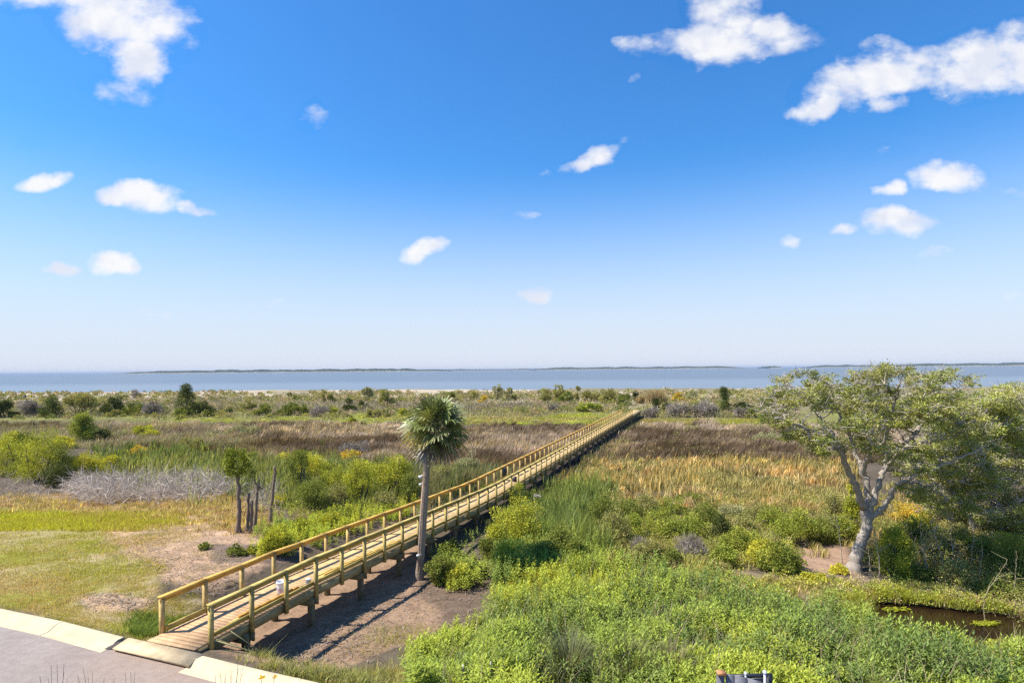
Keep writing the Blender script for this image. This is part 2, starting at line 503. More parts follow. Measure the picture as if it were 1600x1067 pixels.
def build_ground():
    a = 12.0
    xs = a * np.sinh(np.linspace(-4.1, 4.1, 860))
    ys = 16 + a * np.sinh(np.linspace(-1.9, 3.92, 620))
    X, Y = np.meshgrid(xs, ys)
    Z = terrain(X, Y)
    c = curb_dist(X, Y); s, lat = bcoord(X, Y)
    # clods and ruts
    rough = (vnoise(X * 3.1, Y * 3.1, 77, 3) - .5) * 0.07 + (vnoise(X * 9, Y * 9, 78, 2) - .5) * 0.03
    Z = Z + rough * smooth(0.2, 1.0, c) * smooth(70, 30, Y)
    U, V = project(X, Y, Z)
    U = np.where(Y > 2, U, -5000)
    n1 = vnoise(X * .5, Y * .5, 1, 4); n2 = vnoise(X * 2.2, Y * 2.2, 2, 3); n3 = vnoise(X * .09, Y * .14, 3, 4)

    def mix(C, col, w): return C * (1 - w[..., None]) + np.asarray(col) * w[..., None]
    marsh = np.array([.105, .082, .058])
    C = np.tile(marsh, X.shape + (1,)) * (0.7 + .6 * n1[..., None])
    yb = Y + .16 * X
    # yellow green flats and dunes
    C = mix(C, (.20, .20, .055), smooth(78, 92, yb) * (0.55 + .45 * smooth(.35, .6, n3)))
    C = mix(C, (.21, .175, .105), smooth(104, 120, yb) * .9)
    C = mix(C, (.44, .36, .27), smooth(.50, .60, vnoise(X * .05, Y * .06, 4, 4)) * smooth(122, 150, yb) * .9)
    C = mix(C, (.42, .345, .265), np.maximum(smooth(140, 160, yb) * smooth(-50, -110, X) * smooth(.38, .5, vnoise(X * .05, Y * .09, 44, 3)), smooth(200, 206, yb)))
    C = mix(C, (.27, .21, .16), smooth(210, 216, yb) * .8)
    # left lawn
    lw = zone_w(Z_LAWN, U, V, 22) * (Y < 60)
    lawn = mix(np.tile(np.array([.30, .245, .105]), X.shape + (1,)), (.235, .235, .045), smooth(.42, .66, n1))
    lawn = mix(lawn, (.40, .30, .19), smooth(.52, .75, vnoise(X * .8, Y * .8, 14, 4)) * .8)
    C = C * (1 - lw[..., None]) + lawn * lw[..., None]
    C = mix(C, (.30, .19, .075), zone_w(Z_STRAW, U, V, 14) * (.5 + .5 * n2))
    dirt = np.array([.33, .215, .138])
    C = C * 1.0
    for poly, k, soft in ((Z_DIRT1, .92, 30), (Z_DIRT2, .85, 14), (Z_DIRT3, .95, 16)):
        w = zone_w(poly, U, V, soft) * k
        dc = dirt * (0.62 + .5 * n2[..., None] + .26 * vnoise(X * 7, Y * 7, 19, 2)[..., None]) * (.85 if poly is Z_DIRT3 else 1.3)
        C = C * (1 - w[..., None]) + dc * w[..., None]
    C = mix(C, (.13, .092, .066), zone_w(Z_MUD, U, V, 18) * .9)
    C = mix(C, (.135, .10, .085), zone_w(Z_MUD2, U, V, 12) * .8)
    C = mix(C, (.34, .22, .15), zone_w(Z_PATH, U, V, 18) * .9)
    C = mix(C, (.24, .18, .125), zone_w(Z_BANK, U, V, 14) * .7)
    # dark mud with the deck's shadow painted in, under the boardwalk further out
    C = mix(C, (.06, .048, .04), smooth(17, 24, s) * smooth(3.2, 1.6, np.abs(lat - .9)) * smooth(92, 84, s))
    pm = np.where((Y > 8) & (Y < 40), pond_mask(X, Y), 0)
    C = mix(C, (.06, .045, .03), pm)
    C = mix(C, (.20, .18, .15), smooth(-.05, -.3, c) * 1.0)
    g = Geo()
    ny, nx = X.shape
    i = np.arange(ny - 1)[:, None] * nx; j = np.arange(nx - 1)[None, :]
    Q = np.stack([i + j, i + j + 1, i + nx + j + 1, i + nx + j], -1).reshape(-1, 4)
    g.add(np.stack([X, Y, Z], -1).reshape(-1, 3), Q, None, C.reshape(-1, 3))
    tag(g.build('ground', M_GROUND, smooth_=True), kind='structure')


build_ground()


# ------------------------------------------------------------------ water
def water_mat(name, deep, shallow, rough, scale, bump, stretch, bands=True, spec=.5):
    m, nt, N, L, out = new_mat(name)
    p = N('ShaderNodeBsdfPrincipled'); p.inputs['Roughness'].default_value = rough; p.inputs['IOR'].default_value = 1.333; p.inputs['Specular IOR Level'].default_value = spec
    tc = N('ShaderNodeTexCoord'); mp = N('ShaderNodeMapping'); mp.inputs['Scale'].default_value = stretch; L(tc.outputs['Object'], mp.inputs[0])
    n = N('ShaderNodeTexNoise'); n.inputs['Scale'].default_value = scale; n.inputs['Detail'].default_value = 6; L(mp.outputs[0], n.inputs['Vector'])
    b = N('ShaderNodeBump'); b.inputs['Strength'].default_value = bump; b.inputs['Distance'].default_value = 0.4; L(n.outputs['Fac'], b.inputs['Height']); L(b.outputs[0], p.inputs['Normal'])
    if bands:
        mp2 = N('ShaderNodeMapping'); mp2.inputs['Scale'].default_value = (.0006, .006, 1); L(tc.outputs['Object'], mp2.inputs[0])
        n2 = N('ShaderNodeTexNoise'); n2.inputs['Scale'].default_value = 1.0; n2.inputs['Detail'].default_value = 5; L(mp2.outputs[0], n2.inputs['Vector'])
        sp = N('ShaderNodeSeparateXYZ'); L(tc.outputs['Object'], sp.inputs[0])
        mr = N('ShaderNodeMapRange'); mr.interpolation_type = 'SMOOTHSTEP'; mr.inputs['From Min'].default_value = 330; mr.inputs['From Max'].default_value = 700; L(sp.outputs[1], mr.inputs[0])
        ad = N('ShaderNodeMath'); ad.operation = 'MULTIPLY_ADD'; L(n2.outputs['Fac'], ad.inputs[0]); ad.inputs[1].default_value = .7; L(mr.outputs[0], ad.inputs[2])
        ad.use_clamp = True
        ad2 = N('ShaderNodeMath'); ad2.operation = 'SUBTRACT'; L(ad.outputs[0], ad2.inputs[0]); ad2.inputs[1].default_value = .25
        ad2.use_clamp = True
        mx = N('ShaderNodeMix'); mx.data_type = 'RGBA'; L(ad2.outputs[0], mx.inputs[0]); mx.inputs[6].default_value = (*shallow, 1); mx.inputs[7].default_value = (*deep, 1)
        L(mx.outputs[2], p.inputs['Base Color'])
    else:
        p.inputs['Base Color'].default_value = (*deep, 1)
    L(p.outputs[0], out.inputs[0])
    return m


g = Geo()
ys = np.concatenate([[150], np.geomspace(215, 60000, 40)])
xs = np.linspace(-1, 1, 9)
V, Q = [], []
for yy in ys:
    for xx in xs: V.append((xx * (yy * 1.6 + 900), yy, -3.0))
for i in range(len(ys) - 1):
    for j in range(len(xs) - 1): Q.append((i * 9 + j, i * 9 + j + 1, i * 9 + 10 + j, i * 9 + 9 + j))
g.add(V, Q)
tag(g.build('sea', water_mat('sea_water', (.105, .128, .155), (.175, .205, .23), .35, .18, .75, (1, 1, 1), spec=.22)), kind='structure')

g = Geo()
P = np.array(POND); cen = P.mean(0)
P2 = cen + (P - cen) * 1.25
g.add([(x, y, POND_Z - .02) for x, y in P2] + [(cen[0], cen[1], POND_Z - .02)], None, [(i, (i + 1) % len(P2), len(P2)) for i in range(len(P2))])
tag(g.build('pond_water', water_mat('pond_water', (.022, .012, .006), (0, 0, 0), .06, 1.5, .05, (1, 1, 1), False)), kind='structure')

# ------------------------------------------------------------------ far wooded shores across the water
M_SHORE = surf_mat('far_woods', None, 1.0, .004, .25, 0, spec=0)


def shore(u0, u1, top, D, seed, sand=False):
    """a low wooded island: a solid ridge of crowns above a thin beach"""
    g = Geo()
    us = np.linspace(u0, u1, max(int((u1 - u0) * 1.2), 8))
    tx, _ = px_tan(us, 577)
    X = tx * D
    n = len(us)
    t = (us - u0) / (u1 - u0)
    env = np.minimum(1, np.minimum(t, 1 - t) * 7 + .12)
    h = (top * D / FPX) * env * (.62 + .6 * vnoise(us * .06, us * 0, seed, 4)) * (.9 + .2 * RNG.random(n)) + 1.0
    V, Q, C = [], [], []
    rows = [(0, -3.2, 0), (0, -1.5, 0), (20, None, .5), (90, None, 1.0), (240, None, .92), (420, -3.2, 0)]
    for (dy, zc, f) in rows:
        for i in range(n):
            V.append((X[i], D + dy + (0 if f == 0 else 30 * (RNG.random() - .5)), zc if zc is not None else -3 + h[i] * f))
            C.append((.42, .38, .30) if (zc is not None and dy == 0) else (.035, .05, .03))
    for r in range(len(rows) - 1):
        for i in range(n - 1): Q.append((r * n + i, r * n + i + 1, (r + 1) * n + i + 1, (r + 1) * n + i))
    g.add(V, Q, None, C)
    o = g.build('far_shore', M_SHORE, smooth_=False)
    tag(o, kind='structure')


shore(170, 700, 4.6, 5200, 3)
shore(520, 900, 2.2, 7000, 13)
shore(830, 1172, 4.0, 6200, 5)
shore(1205, 1226, 2.8, 6000, 6)
shore(1270, 1440, 3.6, 6400, 7)
shore(1380, 1900, 5.2, 5600, 8)


# ------------------------------------------------------------------ road and curb
def off_curb(i_pts, d):
    """curb line shifted by d metres towards the lawn (negative = towards the road)"""
    P = CURB[:, :2]
    t = np.gradient(P, axis=0); t /= np.linalg.norm(t, axis=1, keepdims=True)
    nrm = np.stack([-t[:, 1], t[:, 0]], 1)
    return P + nrm * d


def resample(P, step=.35):
    seg = np.linalg.norm(np.diff(P, axis=0), axis=1); cum = np.concatenate([[0], np.cumsum(seg)])
    t = np.arange(0, cum[-1], step)
    return np.stack([np.interp(t, cum, P[:, k]) for k in range(P.shape[1])], 1)


CP = resample(CURB, .25)
_t = np.gradient(CP, axis=0); _t /= np.linalg.norm(_t, axis=1, keepdims=True)
CNRM = np.stack([-_t[:, 1], _t[:, 0]], 1)
CP = CP - CNRM * 0.0

g = Geo()
offs = [-.30, -.9, -1.6, -2.4, -3.0, -3.6]
V, C = [], []
for k, o_ in enumerate(offs):
    q = CP + CNRM * o_
    z = 0.0 + 0.02 * math.sin(k)
    for p in q:
        n_ = float(vnoise(p[0] * .9, p[1] * .9, 21, 4)); n5 = float(vnoise(p[0] * 3.3, p[1] * 3.3, 25, 3))
        base = np.array([.315, .262, .232]) * (.86 + .28 * n_)
        dx = p[0] + 7.6
        sand = math.exp(-(dx / 2.3) ** 2) * max(0, 1 - (-o_ - .42) / 2.3) * (.25 + 1.1 * n5)
        sand = min(max(sand, 0), .75)
        C.append(base * (1 - sand) + np.array([.36, .255, .19]) * sand)
        V.append((p[0], p[1], .0))
n = len(CP); Q = []
for r in range(len(offs) - 1):
    for i in range(n - 1): Q.append((r * n + i, (r + 1) * n + i, (r + 1) * n + i + 1, r * n + i + 1))
g.add(V, Q, None, C)
tag(g.build('road', M_ASPHALT), kind='structure')


def curb_run(x0, x1):
    g = Geo()
    xs_ = np.linspace(x0, x1, max(3, int((x1 - x0) / .4)))
    P = np.stack([xs_, np.interp(xs_, CP[:, 0], CP[:, 1])], 1); Nn = np.stack([np.interp(xs_, CP[:, 0], CNRM[:, k]) for k in (0, 1)], 1)
    prof = [(0, -.12), (0, .118), (-.03, .130), (-.17, .126), (-.23, .10), (-.33, .03), (-.37, .012), (-.54, .008), (-.57, -.06)]
    V, C = [], []
    for (o_, z) in prof:
        q = P + Nn * o_
        for p in q:
            k = .9 + .2 * float(vnoise(p[0] * 1.3, p[1] * 1.3, 41, 3))
            V.append((p[0], p[1], z)); C.append(np.array([.55, .46, .30]) * k * (1 - .25 * max(0, float(vnoise(p[0] * 2.7, p[1] * 2.7 + o_ * 6, 47, 3)) - .5)))
    n = len(P); Q = []
    for r in range(len(prof) - 1):
        for i in range(n - 1): Q.append((r * n + i, r * n + i + 1, (r + 1) * n + i + 1, (r + 1) * n + i))
    m = len(prof)
    g.add(V, Q, [], C)
    for e in (0, n - 1):                                        # closed ends
        g.add([V[r * n + e] for r in range(m)] + [(V[e][0] - .3 * Nn[e][0], V[e][1] - .3 * Nn[e][1], -.1)], None, [(r, r + 1, m) for r in range(m - 1)], (.40, .35, .28))
    tag(g.build('curb', M_CONC, smooth_=False), kind='structure')


# segments with open joints
edges = list(np.arange(-45, -9.6, 3.05)) + [-9.30]
for a_, b_ in zip(edges[:-1], edges[1:]): curb_run(a_ + .012, b_ - .012)
edges = [-7.02] + list(np.arange(-3.95, 20, 3.05))
for a_, b_ in zip(edges[:-1], edges[1:]): curb_run(a_ + .012, b_ - .012)


# ------------------------------------------------------------------ the boardwalk
def bw(s, lat, z=None, dz=0.0):
    p = B0 + BD * s + BN * lat
    return np.array([p[0], p[1], (deck_z(s) if z is None else z) + dz])


WOOD_DECK = np.array([.56, .38, .18]); WOOD_DECK2 = np.array([.54, .335, .18])
WOOD_RAIL = np.array([.50, .29, .062]); WOOD_R2 = np.array([.42, .30, .085])
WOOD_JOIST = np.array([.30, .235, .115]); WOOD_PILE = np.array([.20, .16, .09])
D3 = np.array([BD[0], BD[1], 0]); N3 = np.array([BN[0], BN[1], 0]); Z3 = np.array([0, 0, 1.])


def wob(c, k=.1): return np.clip(np.asarray(c) * (1 + k * (2 * RNG.random() - 1)), 0, .9)


def build_boardwalk():
    root = empty('boardwalk', tuple(bw(0, BW / 2, 0)), 'long raised timber boardwalk with railings running from the curb across the marsh to the dunes', 'boardwalk')
    # deck planks
    g = Geo(); s = S0; k = 0
    while s < BL:
        zz = deck_z(s + .07)
        sl = (deck_z(s + .14) - deck_z(s)) / .14
        d = D3 + Z3 * sl; d = d / np.linalg.norm(d)
        t = min(1, max(0, (s - 1.5) / 4))
        c = wob(WOOD_DECK2 * (1 - t) + WOOD_DECK * t, .09)
        over = .006 * (RNG.random() - .5)
        g.box(bw(s + .07, BW / 2 + over, dz=-.019), d * .0675, N3 * (BW / 2), Z3 * .019, c)
        s += .142; k += 1
    g.build('deck', M_WOOD, root)
    # rim joists
    for lat, nm in ((.03, 'joist'), (BW - .03, 'joist'), (BW / 2, 'joist')):
        g = Geo()
        for a in np.arange(S0 + .05, BL, 3.66):
            b = min(a + 3.655, BL)
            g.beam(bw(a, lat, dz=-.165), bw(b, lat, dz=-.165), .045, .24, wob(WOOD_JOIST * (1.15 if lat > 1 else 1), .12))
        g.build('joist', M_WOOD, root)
    # rails, toe boards
    SP = 1.246
    for side, lat in ((0, -.05), (1, BW + .05)):
        sg = 1 if side else -1
        col = WOOD_RAIL if side == 0 else WOOD_R2
        cap, rail, toe = Geo(), Geo(), Geo()
        for a in np.arange(0, BL - 11, SP * 3):
            b = min(a + SP * 3 - .004, BL - 11)
            n = 3
            for i in range(n):
                p, q = a + (b - a) * i / n, a + (b - a) * (i + 1) / n
                if i == 0 and a == 0: p = -.06
                cc = wob(col * np.array([1.15, 1.2, 1.35]), .05)
                sag = lambda t: .010 * math.sin(t * 2.1 + side) + .007 * math.sin(t * 5.3)
                cap.beam(bw(p, lat, dz=.865 + sag(p)), bw(q, lat, dz=.865 + sag(q)), .14, .036, cc)
                rail.beam(bw(p, lat - sg * .02, dz=.795 + sag(p)), bw(q, lat - sg * .02, dz=.795 + sag(q)), .040, .095, wob(col, .07))
        for a in np.arange(.04, BL - 11, SP * 3):
            b = min(a + SP * 3 - .004, BL - 11)
            for i in range(3):
                p, q = a + (b - a) * i / 3, a + (b - a) * (i + 1) / 3
                toe.beam(bw(p, lat - sg * .075, dz=.105), bw(q, lat - sg * .075, dz=.105), .038, .105, wob(WOOD_R2 * 1.05, .09))
        cap.build('rail_cap', M_WOOD, root)
        rail.build('handrail', M_WOOD, root)
        toe.build('toe_board', M_WOOD, root)
    # posts: the 100 nearest one by one, the far rest together
    rest = Geo(); count = 0
    for i in range(int((BL - 11) / SP) + 1):
        s = i * SP
        for side, lat in ((0, -.05), (1, BW + .05)):
            g = rest if count >= 100 else Geo()
            lo = -.30 - .03 * RNG.random()
            g.box(bw(s, lat + (.0 if side else 0), dz=(lo + .836) / 2), D3 * .046, N3 * .046, Z3 * (.836 - lo) / 2, wob(np.array([.50, .345, .13]) if side == 0 else np.array([.44, .33, .115]), .1))
            if count < 100: g.build('post', M_WOOD, root)
            count += 1
    o = rest.build('post', M_WOOD, root); o['kind'] = 'stuff'
    # piles with their cap beams
    for i in range(0, 36):
        s = 1.15 + i * SP * 2
        if s > BL - 1: break
        for lat in (.05, BW - .05):
            p = bw(s, lat); zt = float(terrain(p[0], p[1])) - .3
            if zt > p[2] - .35: continue
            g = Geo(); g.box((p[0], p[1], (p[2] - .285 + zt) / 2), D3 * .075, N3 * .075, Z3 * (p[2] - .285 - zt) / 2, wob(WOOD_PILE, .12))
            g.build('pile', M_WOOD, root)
        p = bw(s, BW / 2)
        if float(terrain(p[0], p[1])) < p[2] - .75:
            g = Geo(); c = bw(s + .105, BW / 2, dz=-.40); g.box(c, D3 * .022, N3 * (BW / 2 + .12), Z3 * .11, wob(WOOD_JOIST * .8, .1))
            c = bw(s - .105, BW / 2, dz=-.40); g.box(c, D3 * .022, N3 * (BW / 2 + .12), Z3 * .11, wob(WOOD_JOIST * .8, .1))
            g.build('cross_beam', M_WOOD, root)


build_boardwalk()

# timber threshold over the broken curb, and the gap beside it
g = Geo()
pa = np.array([-9.15, 13.47]); pb = np.array([-6.95, 12.66]); dv = (pb - pa) / np.linalg.norm(pb - pa); nv = np.array([-dv[1], dv[0]])
th = empty('threshold_board', (float(pa[0]), float(pa[1]), 0), 'pale yellow plank bridging the broken curb where the boardwalk meets the road', 'plank')
for k, (o0, o1, z0, z1, c) in enumerate(((-.36, .02, .062, .140, (.56, .42, .25)), (-.10, .12, .13, .135, (.55, .45, .25)))):
    if k == 1: continue
    a = np.array([*(pa + nv * (o0 + o1) / 2), (z0 + z1) / 2]); b = np.array([*(pb + nv * (o0 + o1) / 2), (z0 + z1) / 2])
    sl = np.array([*(nv * (o1 - o0) / 2), (z1 - z0) / 2])
    up = np.cross((b - a) / np.linalg.norm(b - a), sl); up /= np.linalg.norm(up)
    if up[2] < 0: up = -up
    g.box((a + b) / 2, (b - a) / 2, sl, up * .02, c)
g.build('plank', M_WOOD, th)
g = Geo()
for t in (.08, .3, .33, .62, .93):
    c = np.array([*(pa + dv * 2.3 * t - nv * .1), .125]); g.tube([c, c + Z3 * .006], .012, 8, (.12, .1, .08))
g.build('bolt', M_METAL, th)

# broken curb edge: added dark block stands in for the shaded hole
g = Geo()
c0 = np.array([-9.28, 13.30, .0])
pts = np.array([(-.45, -.12, -.08), (.02, .0, .30), (.22, -.10, -.06), (.0, .34, -.05), (-.30, .32, .10), (.12, .25, .12)]) * np.array([.8, .9, .42])
g.add(c0 + pts, None, [(0, 2, 1), (0, 1, 4), (1, 5, 4), (1, 2, 5), (2, 3, 5), (4, 5, 3), (0, 4, 3), (0, 3, 2)], (.10, .085, .08))
tag(g.build('curb_hole_dark_block', M_CONC, loc=tuple(c0)), 'dark block standing in for the shaded hole in the curb beside the boardwalk plank', 'curb hole')


# ------------------------------------------------------------------ boards, bucket and other things lying on the deck
def deck_board(s0, s1, lat, dz, w, h, col, label, skew=0.0):
    p, q = bw(s0, lat, dz=dz + h / 2 + .002), bw(s1, lat + skew, dz=dz + h / 2 + .002)
    g = Geo(); n = 6
    pts = [bw(s0 + (s1 - s0) * i / n, lat + skew * i / n, dz=dz + h / 2 + .003) for i in range(n + 1)]
    for i in range(n): g.beam(pts[i], pts[i + 1], w, h, col)
    tag(g.build('loose_board', M_WOOD, loc=tuple(pts[0])), label, 'board', 'loose boards lying along the deck')


deck_board(.9, 3.55, 1.13, 0, .09, .04, (.52, .36, .12), 'lowest loose board beside the first right-hand railing posts of the boardwalk')
deck_board(1.2, 3.4, 1.12, .044, .085, .04, (.50, .27, .06), 'orange loose board lying on top of another board near the road end')
deck_board(4.3, 8.9, 1.10, 0, .14, .04, (.55, .40, .14), 'wide pale loose board on the deck just past the white bucket')
deck_board(4.6, 9.2, 1.13, .044, .09, .04, (.52, .33, .08), 'narrow loose board stacked on the wide pale board past the bucket', .02)
deck_board(4.5, 9.0, .92, 0, .09, .04, (.57, .41, .13), 'loose board lying alongside the board stack nearer the middle of the deck', .03)
deck_board(10.2, 13.6, 1.15, 0, .09, .04, (.54, .40, .15), 'loose board lying furthest along the boardwalk before the palm trunk', .02)

bp = bw(2.95, .93)
bk = empty('bucket', tuple(bp), 'white plastic bucket standing on the boardwalk deck behind the second right railing post', 'bucket')
g = Geo()
prof = [(0, .0), (.120, 0), (.128, .10), (.136, .25), (.147, .335), (.150, .34), (.150, .365), (.135, .368), (.125, .20), (.0, .02)]
ang = np.linspace(0, 2 * math.pi, 25)[:-1]
V = [(bp[0] + r * math.cos(a), bp[1] + r * math.sin(a), bp[2] + z) for r, z in prof for a in ang]
Q = [(i * 24 + j, i * 24 + (j + 1) % 24, (i + 1) * 24 + (j + 1) % 24, (i + 1) * 24 + j) for i in range(len(prof) - 1) for j in range(24)]
g.add(V, Q, None, (.80, .79, .80)); g.build('body', M_PLASTIC, bk, True)
g = Geo()
g.tube([(bp[0] + .155 * math.cos(t), bp[1] - .06 - .03 * math.sin(t), bp[2] + .33 - .14 * math.sin(t)) for t in np.linspace(0, math.pi, 13)], .005, 6, (.4, .4, .42)); g.build('handle', M_METAL, bk)
g = Geo()
a_ = np.linspace(R(-135), R(-60), 8)
V = [(bp[0] + (.1325 + .0) * math.cos(t), bp[1] + .1325 * math.sin(t), bp[2] + z) for z in (.09, .20) for t in a_]
V = [(bp[0] + (.1305 + .09 * (z - .09)) * math.cos(t), bp[1] + (.1305 + .09 * (z - .09)) * math.sin(t), bp[2] + z) for z in (.09, .20) for t in a_]
g.add(V, [(i, i + 1, i + 9, i + 8) for i in range(7)], None, (.62, .45, .46)); g.build('paper_label', M_PLASTIC, bk)

cp = bw(3.85, 1.12)
tag_o = Geo()
prof = [(0, 0), (.075, 0), (.078, .02), (.078, .14), (.083, .145), (.083, .16), (.070, .162), (.0, .152)]
V = [(cp[0] + r * math.cos(a), cp[1] + r * math.sin(a), cp[2] + .003 + z) for r, z in prof for a in ang]
tag_o.add(V, [(i * 24 + j, i * 24 + (j + 1) % 24, (i + 1) * 24 + (j + 1) % 24, (i + 1) * 24 + j) for i in range(len(prof) - 1) for j in range(24)], None, (.50, .54, .56))
tag(tag_o.build('tin_can', M_METAL, loc=tuple(cp)), 'small grey-blue tin standing on the deck beside the white bucket', 'tin')

# thin battens dropped beside the ramp
for k, (a, b) in enumerate((((.12, 1.50), (1.15, 1.74)), ((.55, 1.52), (1.35, 1.85)), ((.05, 1.52), (.95, 2.02)))):
    p0, p1 = bw(a[0], a[1], dz=.02), bw(b[0], b[1])
    p1[2] = float(terrain(p1[0], p1[1])) + .06
    g = Geo(); g.beam(p0, p1, .05, .02, (.52, .44, .2))
    tag(g.build('batten', M_WOOD, loc=tuple(p0)), ['upper thin yellow batten leaning down from the first right railing post', 'short thin batten furthest along the ramp side', 'lowest thin batten leaning into the roadside weeds'][k], 'batten', 'thin battens leaning beside the ramp')

# dark bag and dark boot-like bundle on the boardwalk beyond the palm
p = bw(23.9, .06, dz=.0)
g = Geo()
_b = np.array([(0, 0, .26), (.0, 0, .36), (.03, 0, .52), (.04, 0, .68), (.02, 0, .80)])
g.tube(p + _b * np.array([1, 1, 1]), [.06, .13, .15, .13, .05], 10, (.03, .028, .03))
g.tube(p + np.array([(.0, .02, .78), (.02, .02, .88), (.05, .02, .78)]), .012, 6, (.03, .028, .03))
tag(g.build('bag', M_PLASTIC, loc=tuple(p), smooth_=True), 'black bag hanging on the left railing beyond the palm', 'bag')
p = bw(23.6, .85, dz=.0)
g = Geo()
g.tube(p + np.array([(0, 0, .01), (0, 0, .06), (.01, .01, .20), (.02, .0, .30), (.02, 0, .34)]), [.10, .15, .14, .09, .03], 10, (.035, .032, .035))
tag(g.build('bag', M_PLASTIC, loc=tuple(p), smooth_=True), 'small black bundle standing on the boardwalk deck beyond the palm', 'bag')


# ------------------------------------------------------------------ palm
def rot_about(v, k, a):
    return v * math.cos(a) + np.cross(k, v) * math.sin(a) + k * (k @ v) * (1 - math.cos(a))


def build_palm():
    x, y, z = (float(q) for q in at(655, 905))
    root = empty('palm_tree', (x, y, z), 'tall cabbage palm with a round fan-leaf head standing right beside the boardwalk', 'palm tree')

    def pp(u, v, dy=0.0):
        tx, tz = px_tan(u, v); return np.array([tx * (y + dy), y + dy, H + tz * (y + dy)])
    path = np.array([pp(655, 912), pp(656, 890), pp(659, 850), pp(662, 800), pp(665, 755), pp(667.5, 722), pp(671, 700)])
    t = np.linspace(0, 1, 40)
    tt = np.linspace(0, 1, len(path)); fine = np.stack([np.interp(t, tt, path[:, k]) for k in range(3)], 1)
    rad = np.interp(t, [0, .06, .3, .9, 1], [.20, .155, .138, .125, .13]) * (1 + .04 * np.sin(t * 260) + .03 * RNG.standard_normal(40))
    g = Geo(); cols = (.30, .235, .185)
    g.tube(fine, rad, 14, cols); g.build('trunk', M_BARK, root)
    # rough boots under the head
    g = Geo()
    top = pp(671, 703)
    for i in range(26):
        a = i * 2.4; hgt = RNG.uniform(-.25, .45)
        d = np.array([math.cos(a), math.sin(a), .9]); b = top + np.array([math.cos(a) * .12, math.sin(a) * .12, hgt])
        g.beam(b, b + d / np.linalg.norm(d) * RNG.uniform(.18, .3), .07, .02, (.16, .11, .07))
    g.build('boots', M_BARK, root)
    C0 = pp(682, 657)
    n = 68
    for i in range(n):
        f = (i + .5) / n
        el = R(86) - f ** 0.95 * R(142)
        az = i * 2.39996 + RNG.uniform(-.25, .25)
        out = np.array([math.cos(az) * math.cos(el), math.sin(az) * math.cos(el), math.sin(el)])
        g = Geo()
        pl = RNG.uniform(.55, .78) * (1.0 - .18 * max(0, math.sin(el)))
        base = C0 + np.array([0, 0, -.16 + .1 * math.sin(el)])
        droop = np.array([0, 0, -.10 - .06 * f])
        mid = base + out * pl * .55 + droop * .2
        tip = base + out * pl + droop * .6
        dead = f > .90
        green = np.array([.15, .18, .055]) * RNG.choice([.6, .9, 1.25, 1.7])
        if RNG.random() < .25: green = np.array([.25, .25, .08]) * RNG.uniform(.9, 1.2)
        if out[0] < -.3 and el < -.2: green = np.array([.34, .27, .08]) * RNG.uniform(.8, 1.2)
        if dead: green = np.array([.13, .095, .06])
        g.tube([base, mid, tip], [.016, .012, .010], 5, (.16, .17, .06) if not dead else (.2, .15, .1), cap=False)
        # fan of narrow segments
        side = np.cross(out, Z3); nrm = np.linalg.norm(side)
        side = side / nrm if nrm > .05 else np.array([1., 0, 0])
        side = rot_about(side, out, RNG.uniform(-1.2, 1.2))
        face = np.cross(side, out)
        m = 17
        for j in range(m):
            th_ = R(-118) + R(236) * j / (m - 1)
            dirn = out * math.cos(th_) + side * math.sin(th_)
            L = RNG.uniform(.74, .88) * (1 - .22 * abs(th_) / R(118))
            # costapalmate: outer half droops
            k1 = tip + dirn * L * .55 + face * (-.05 + .06 * math.cos(th_ * 2)) + Z3 * (-.04)
            k2 = tip + dirn * L * .86 + Z3 * (-.20 * RNG.uniform(.5, 1.3)) + face * .01
            s_ = np.cross(dirn, face); s_ /= np.linalg.norm(s_)
            w = .074; pale = RNG.uniform(.75, 1.3)
            V = [tip - s_ * .006, tip + s_ * .006, k1 + s_ * w / 2 + face * .006, k1 - s_ * w / 2, k2 + s_ * .013, k2 - s_ * .013]
            cc = green * pale
            tipc = cc * .75 + np.array([.3, .26, .12]) * .3
            g.add(V, [(0, 1, 2, 3), (3, 2, 4, 5)], None, [cc, cc, cc, cc, tipc, tipc])
        o = g.build('frond', M_PALM, root)
        if dead: o['label'] = 'brown dead frond hanging under the head'
    # things fixed to the trunk
    g = Geo()
    a, b = pp(653.5, 892, -.22), pp(661, 741, -.17)
    g.beam(a, b, .05, .035, (.50, .33, .23)); o = g.build('timber_batten', M_WOOD, loc=tuple(a))
    tag(o, 'pinkish timber batten leaning upright against the left side of the palm trunk', 'batten')
    for (u, v, sc, lab) in ((658, 744, .62, 'white floodlight fixed highest on the palm trunk'), (657.5, 756, .45, 'small white floodlight just below the upper one on the palm trunk'), (654, 867, .5, 'white floodlight fixed low on the palm trunk near its foot')):
        p = pp(u, v, -.24)
        root2 = empty('floodlight', tuple(p), lab, 'floodlight', 'floodlights on the palm trunk')
        g = Geo(); d = np.array([-.8, -.35, -.45]); d /= np.linalg.norm(d)
        g.tube([p + d * (-.10 * sc), p + d * (-.06 * sc), p + d * .03 * sc, p + d * .12 * sc], [.03 * sc, .055 * sc, .07 * sc, .115 * sc], 12, (.78, .78, .76)); g.build('lamp_head', M_PLASTIC, root2, True)
        g = Geo(); g.tube([p - d * .08 * sc, p + np.array([.06, .07, -.02]) * sc, p + np.array([.12, .16, -.02])], .018, 6, (.7, .7, .68)); g.build('bracket', M_METAL, root2)


build_palm()


# ------------------------------------------------------------------ branching trees
BARK_G = np.array([.36, .305, .25])


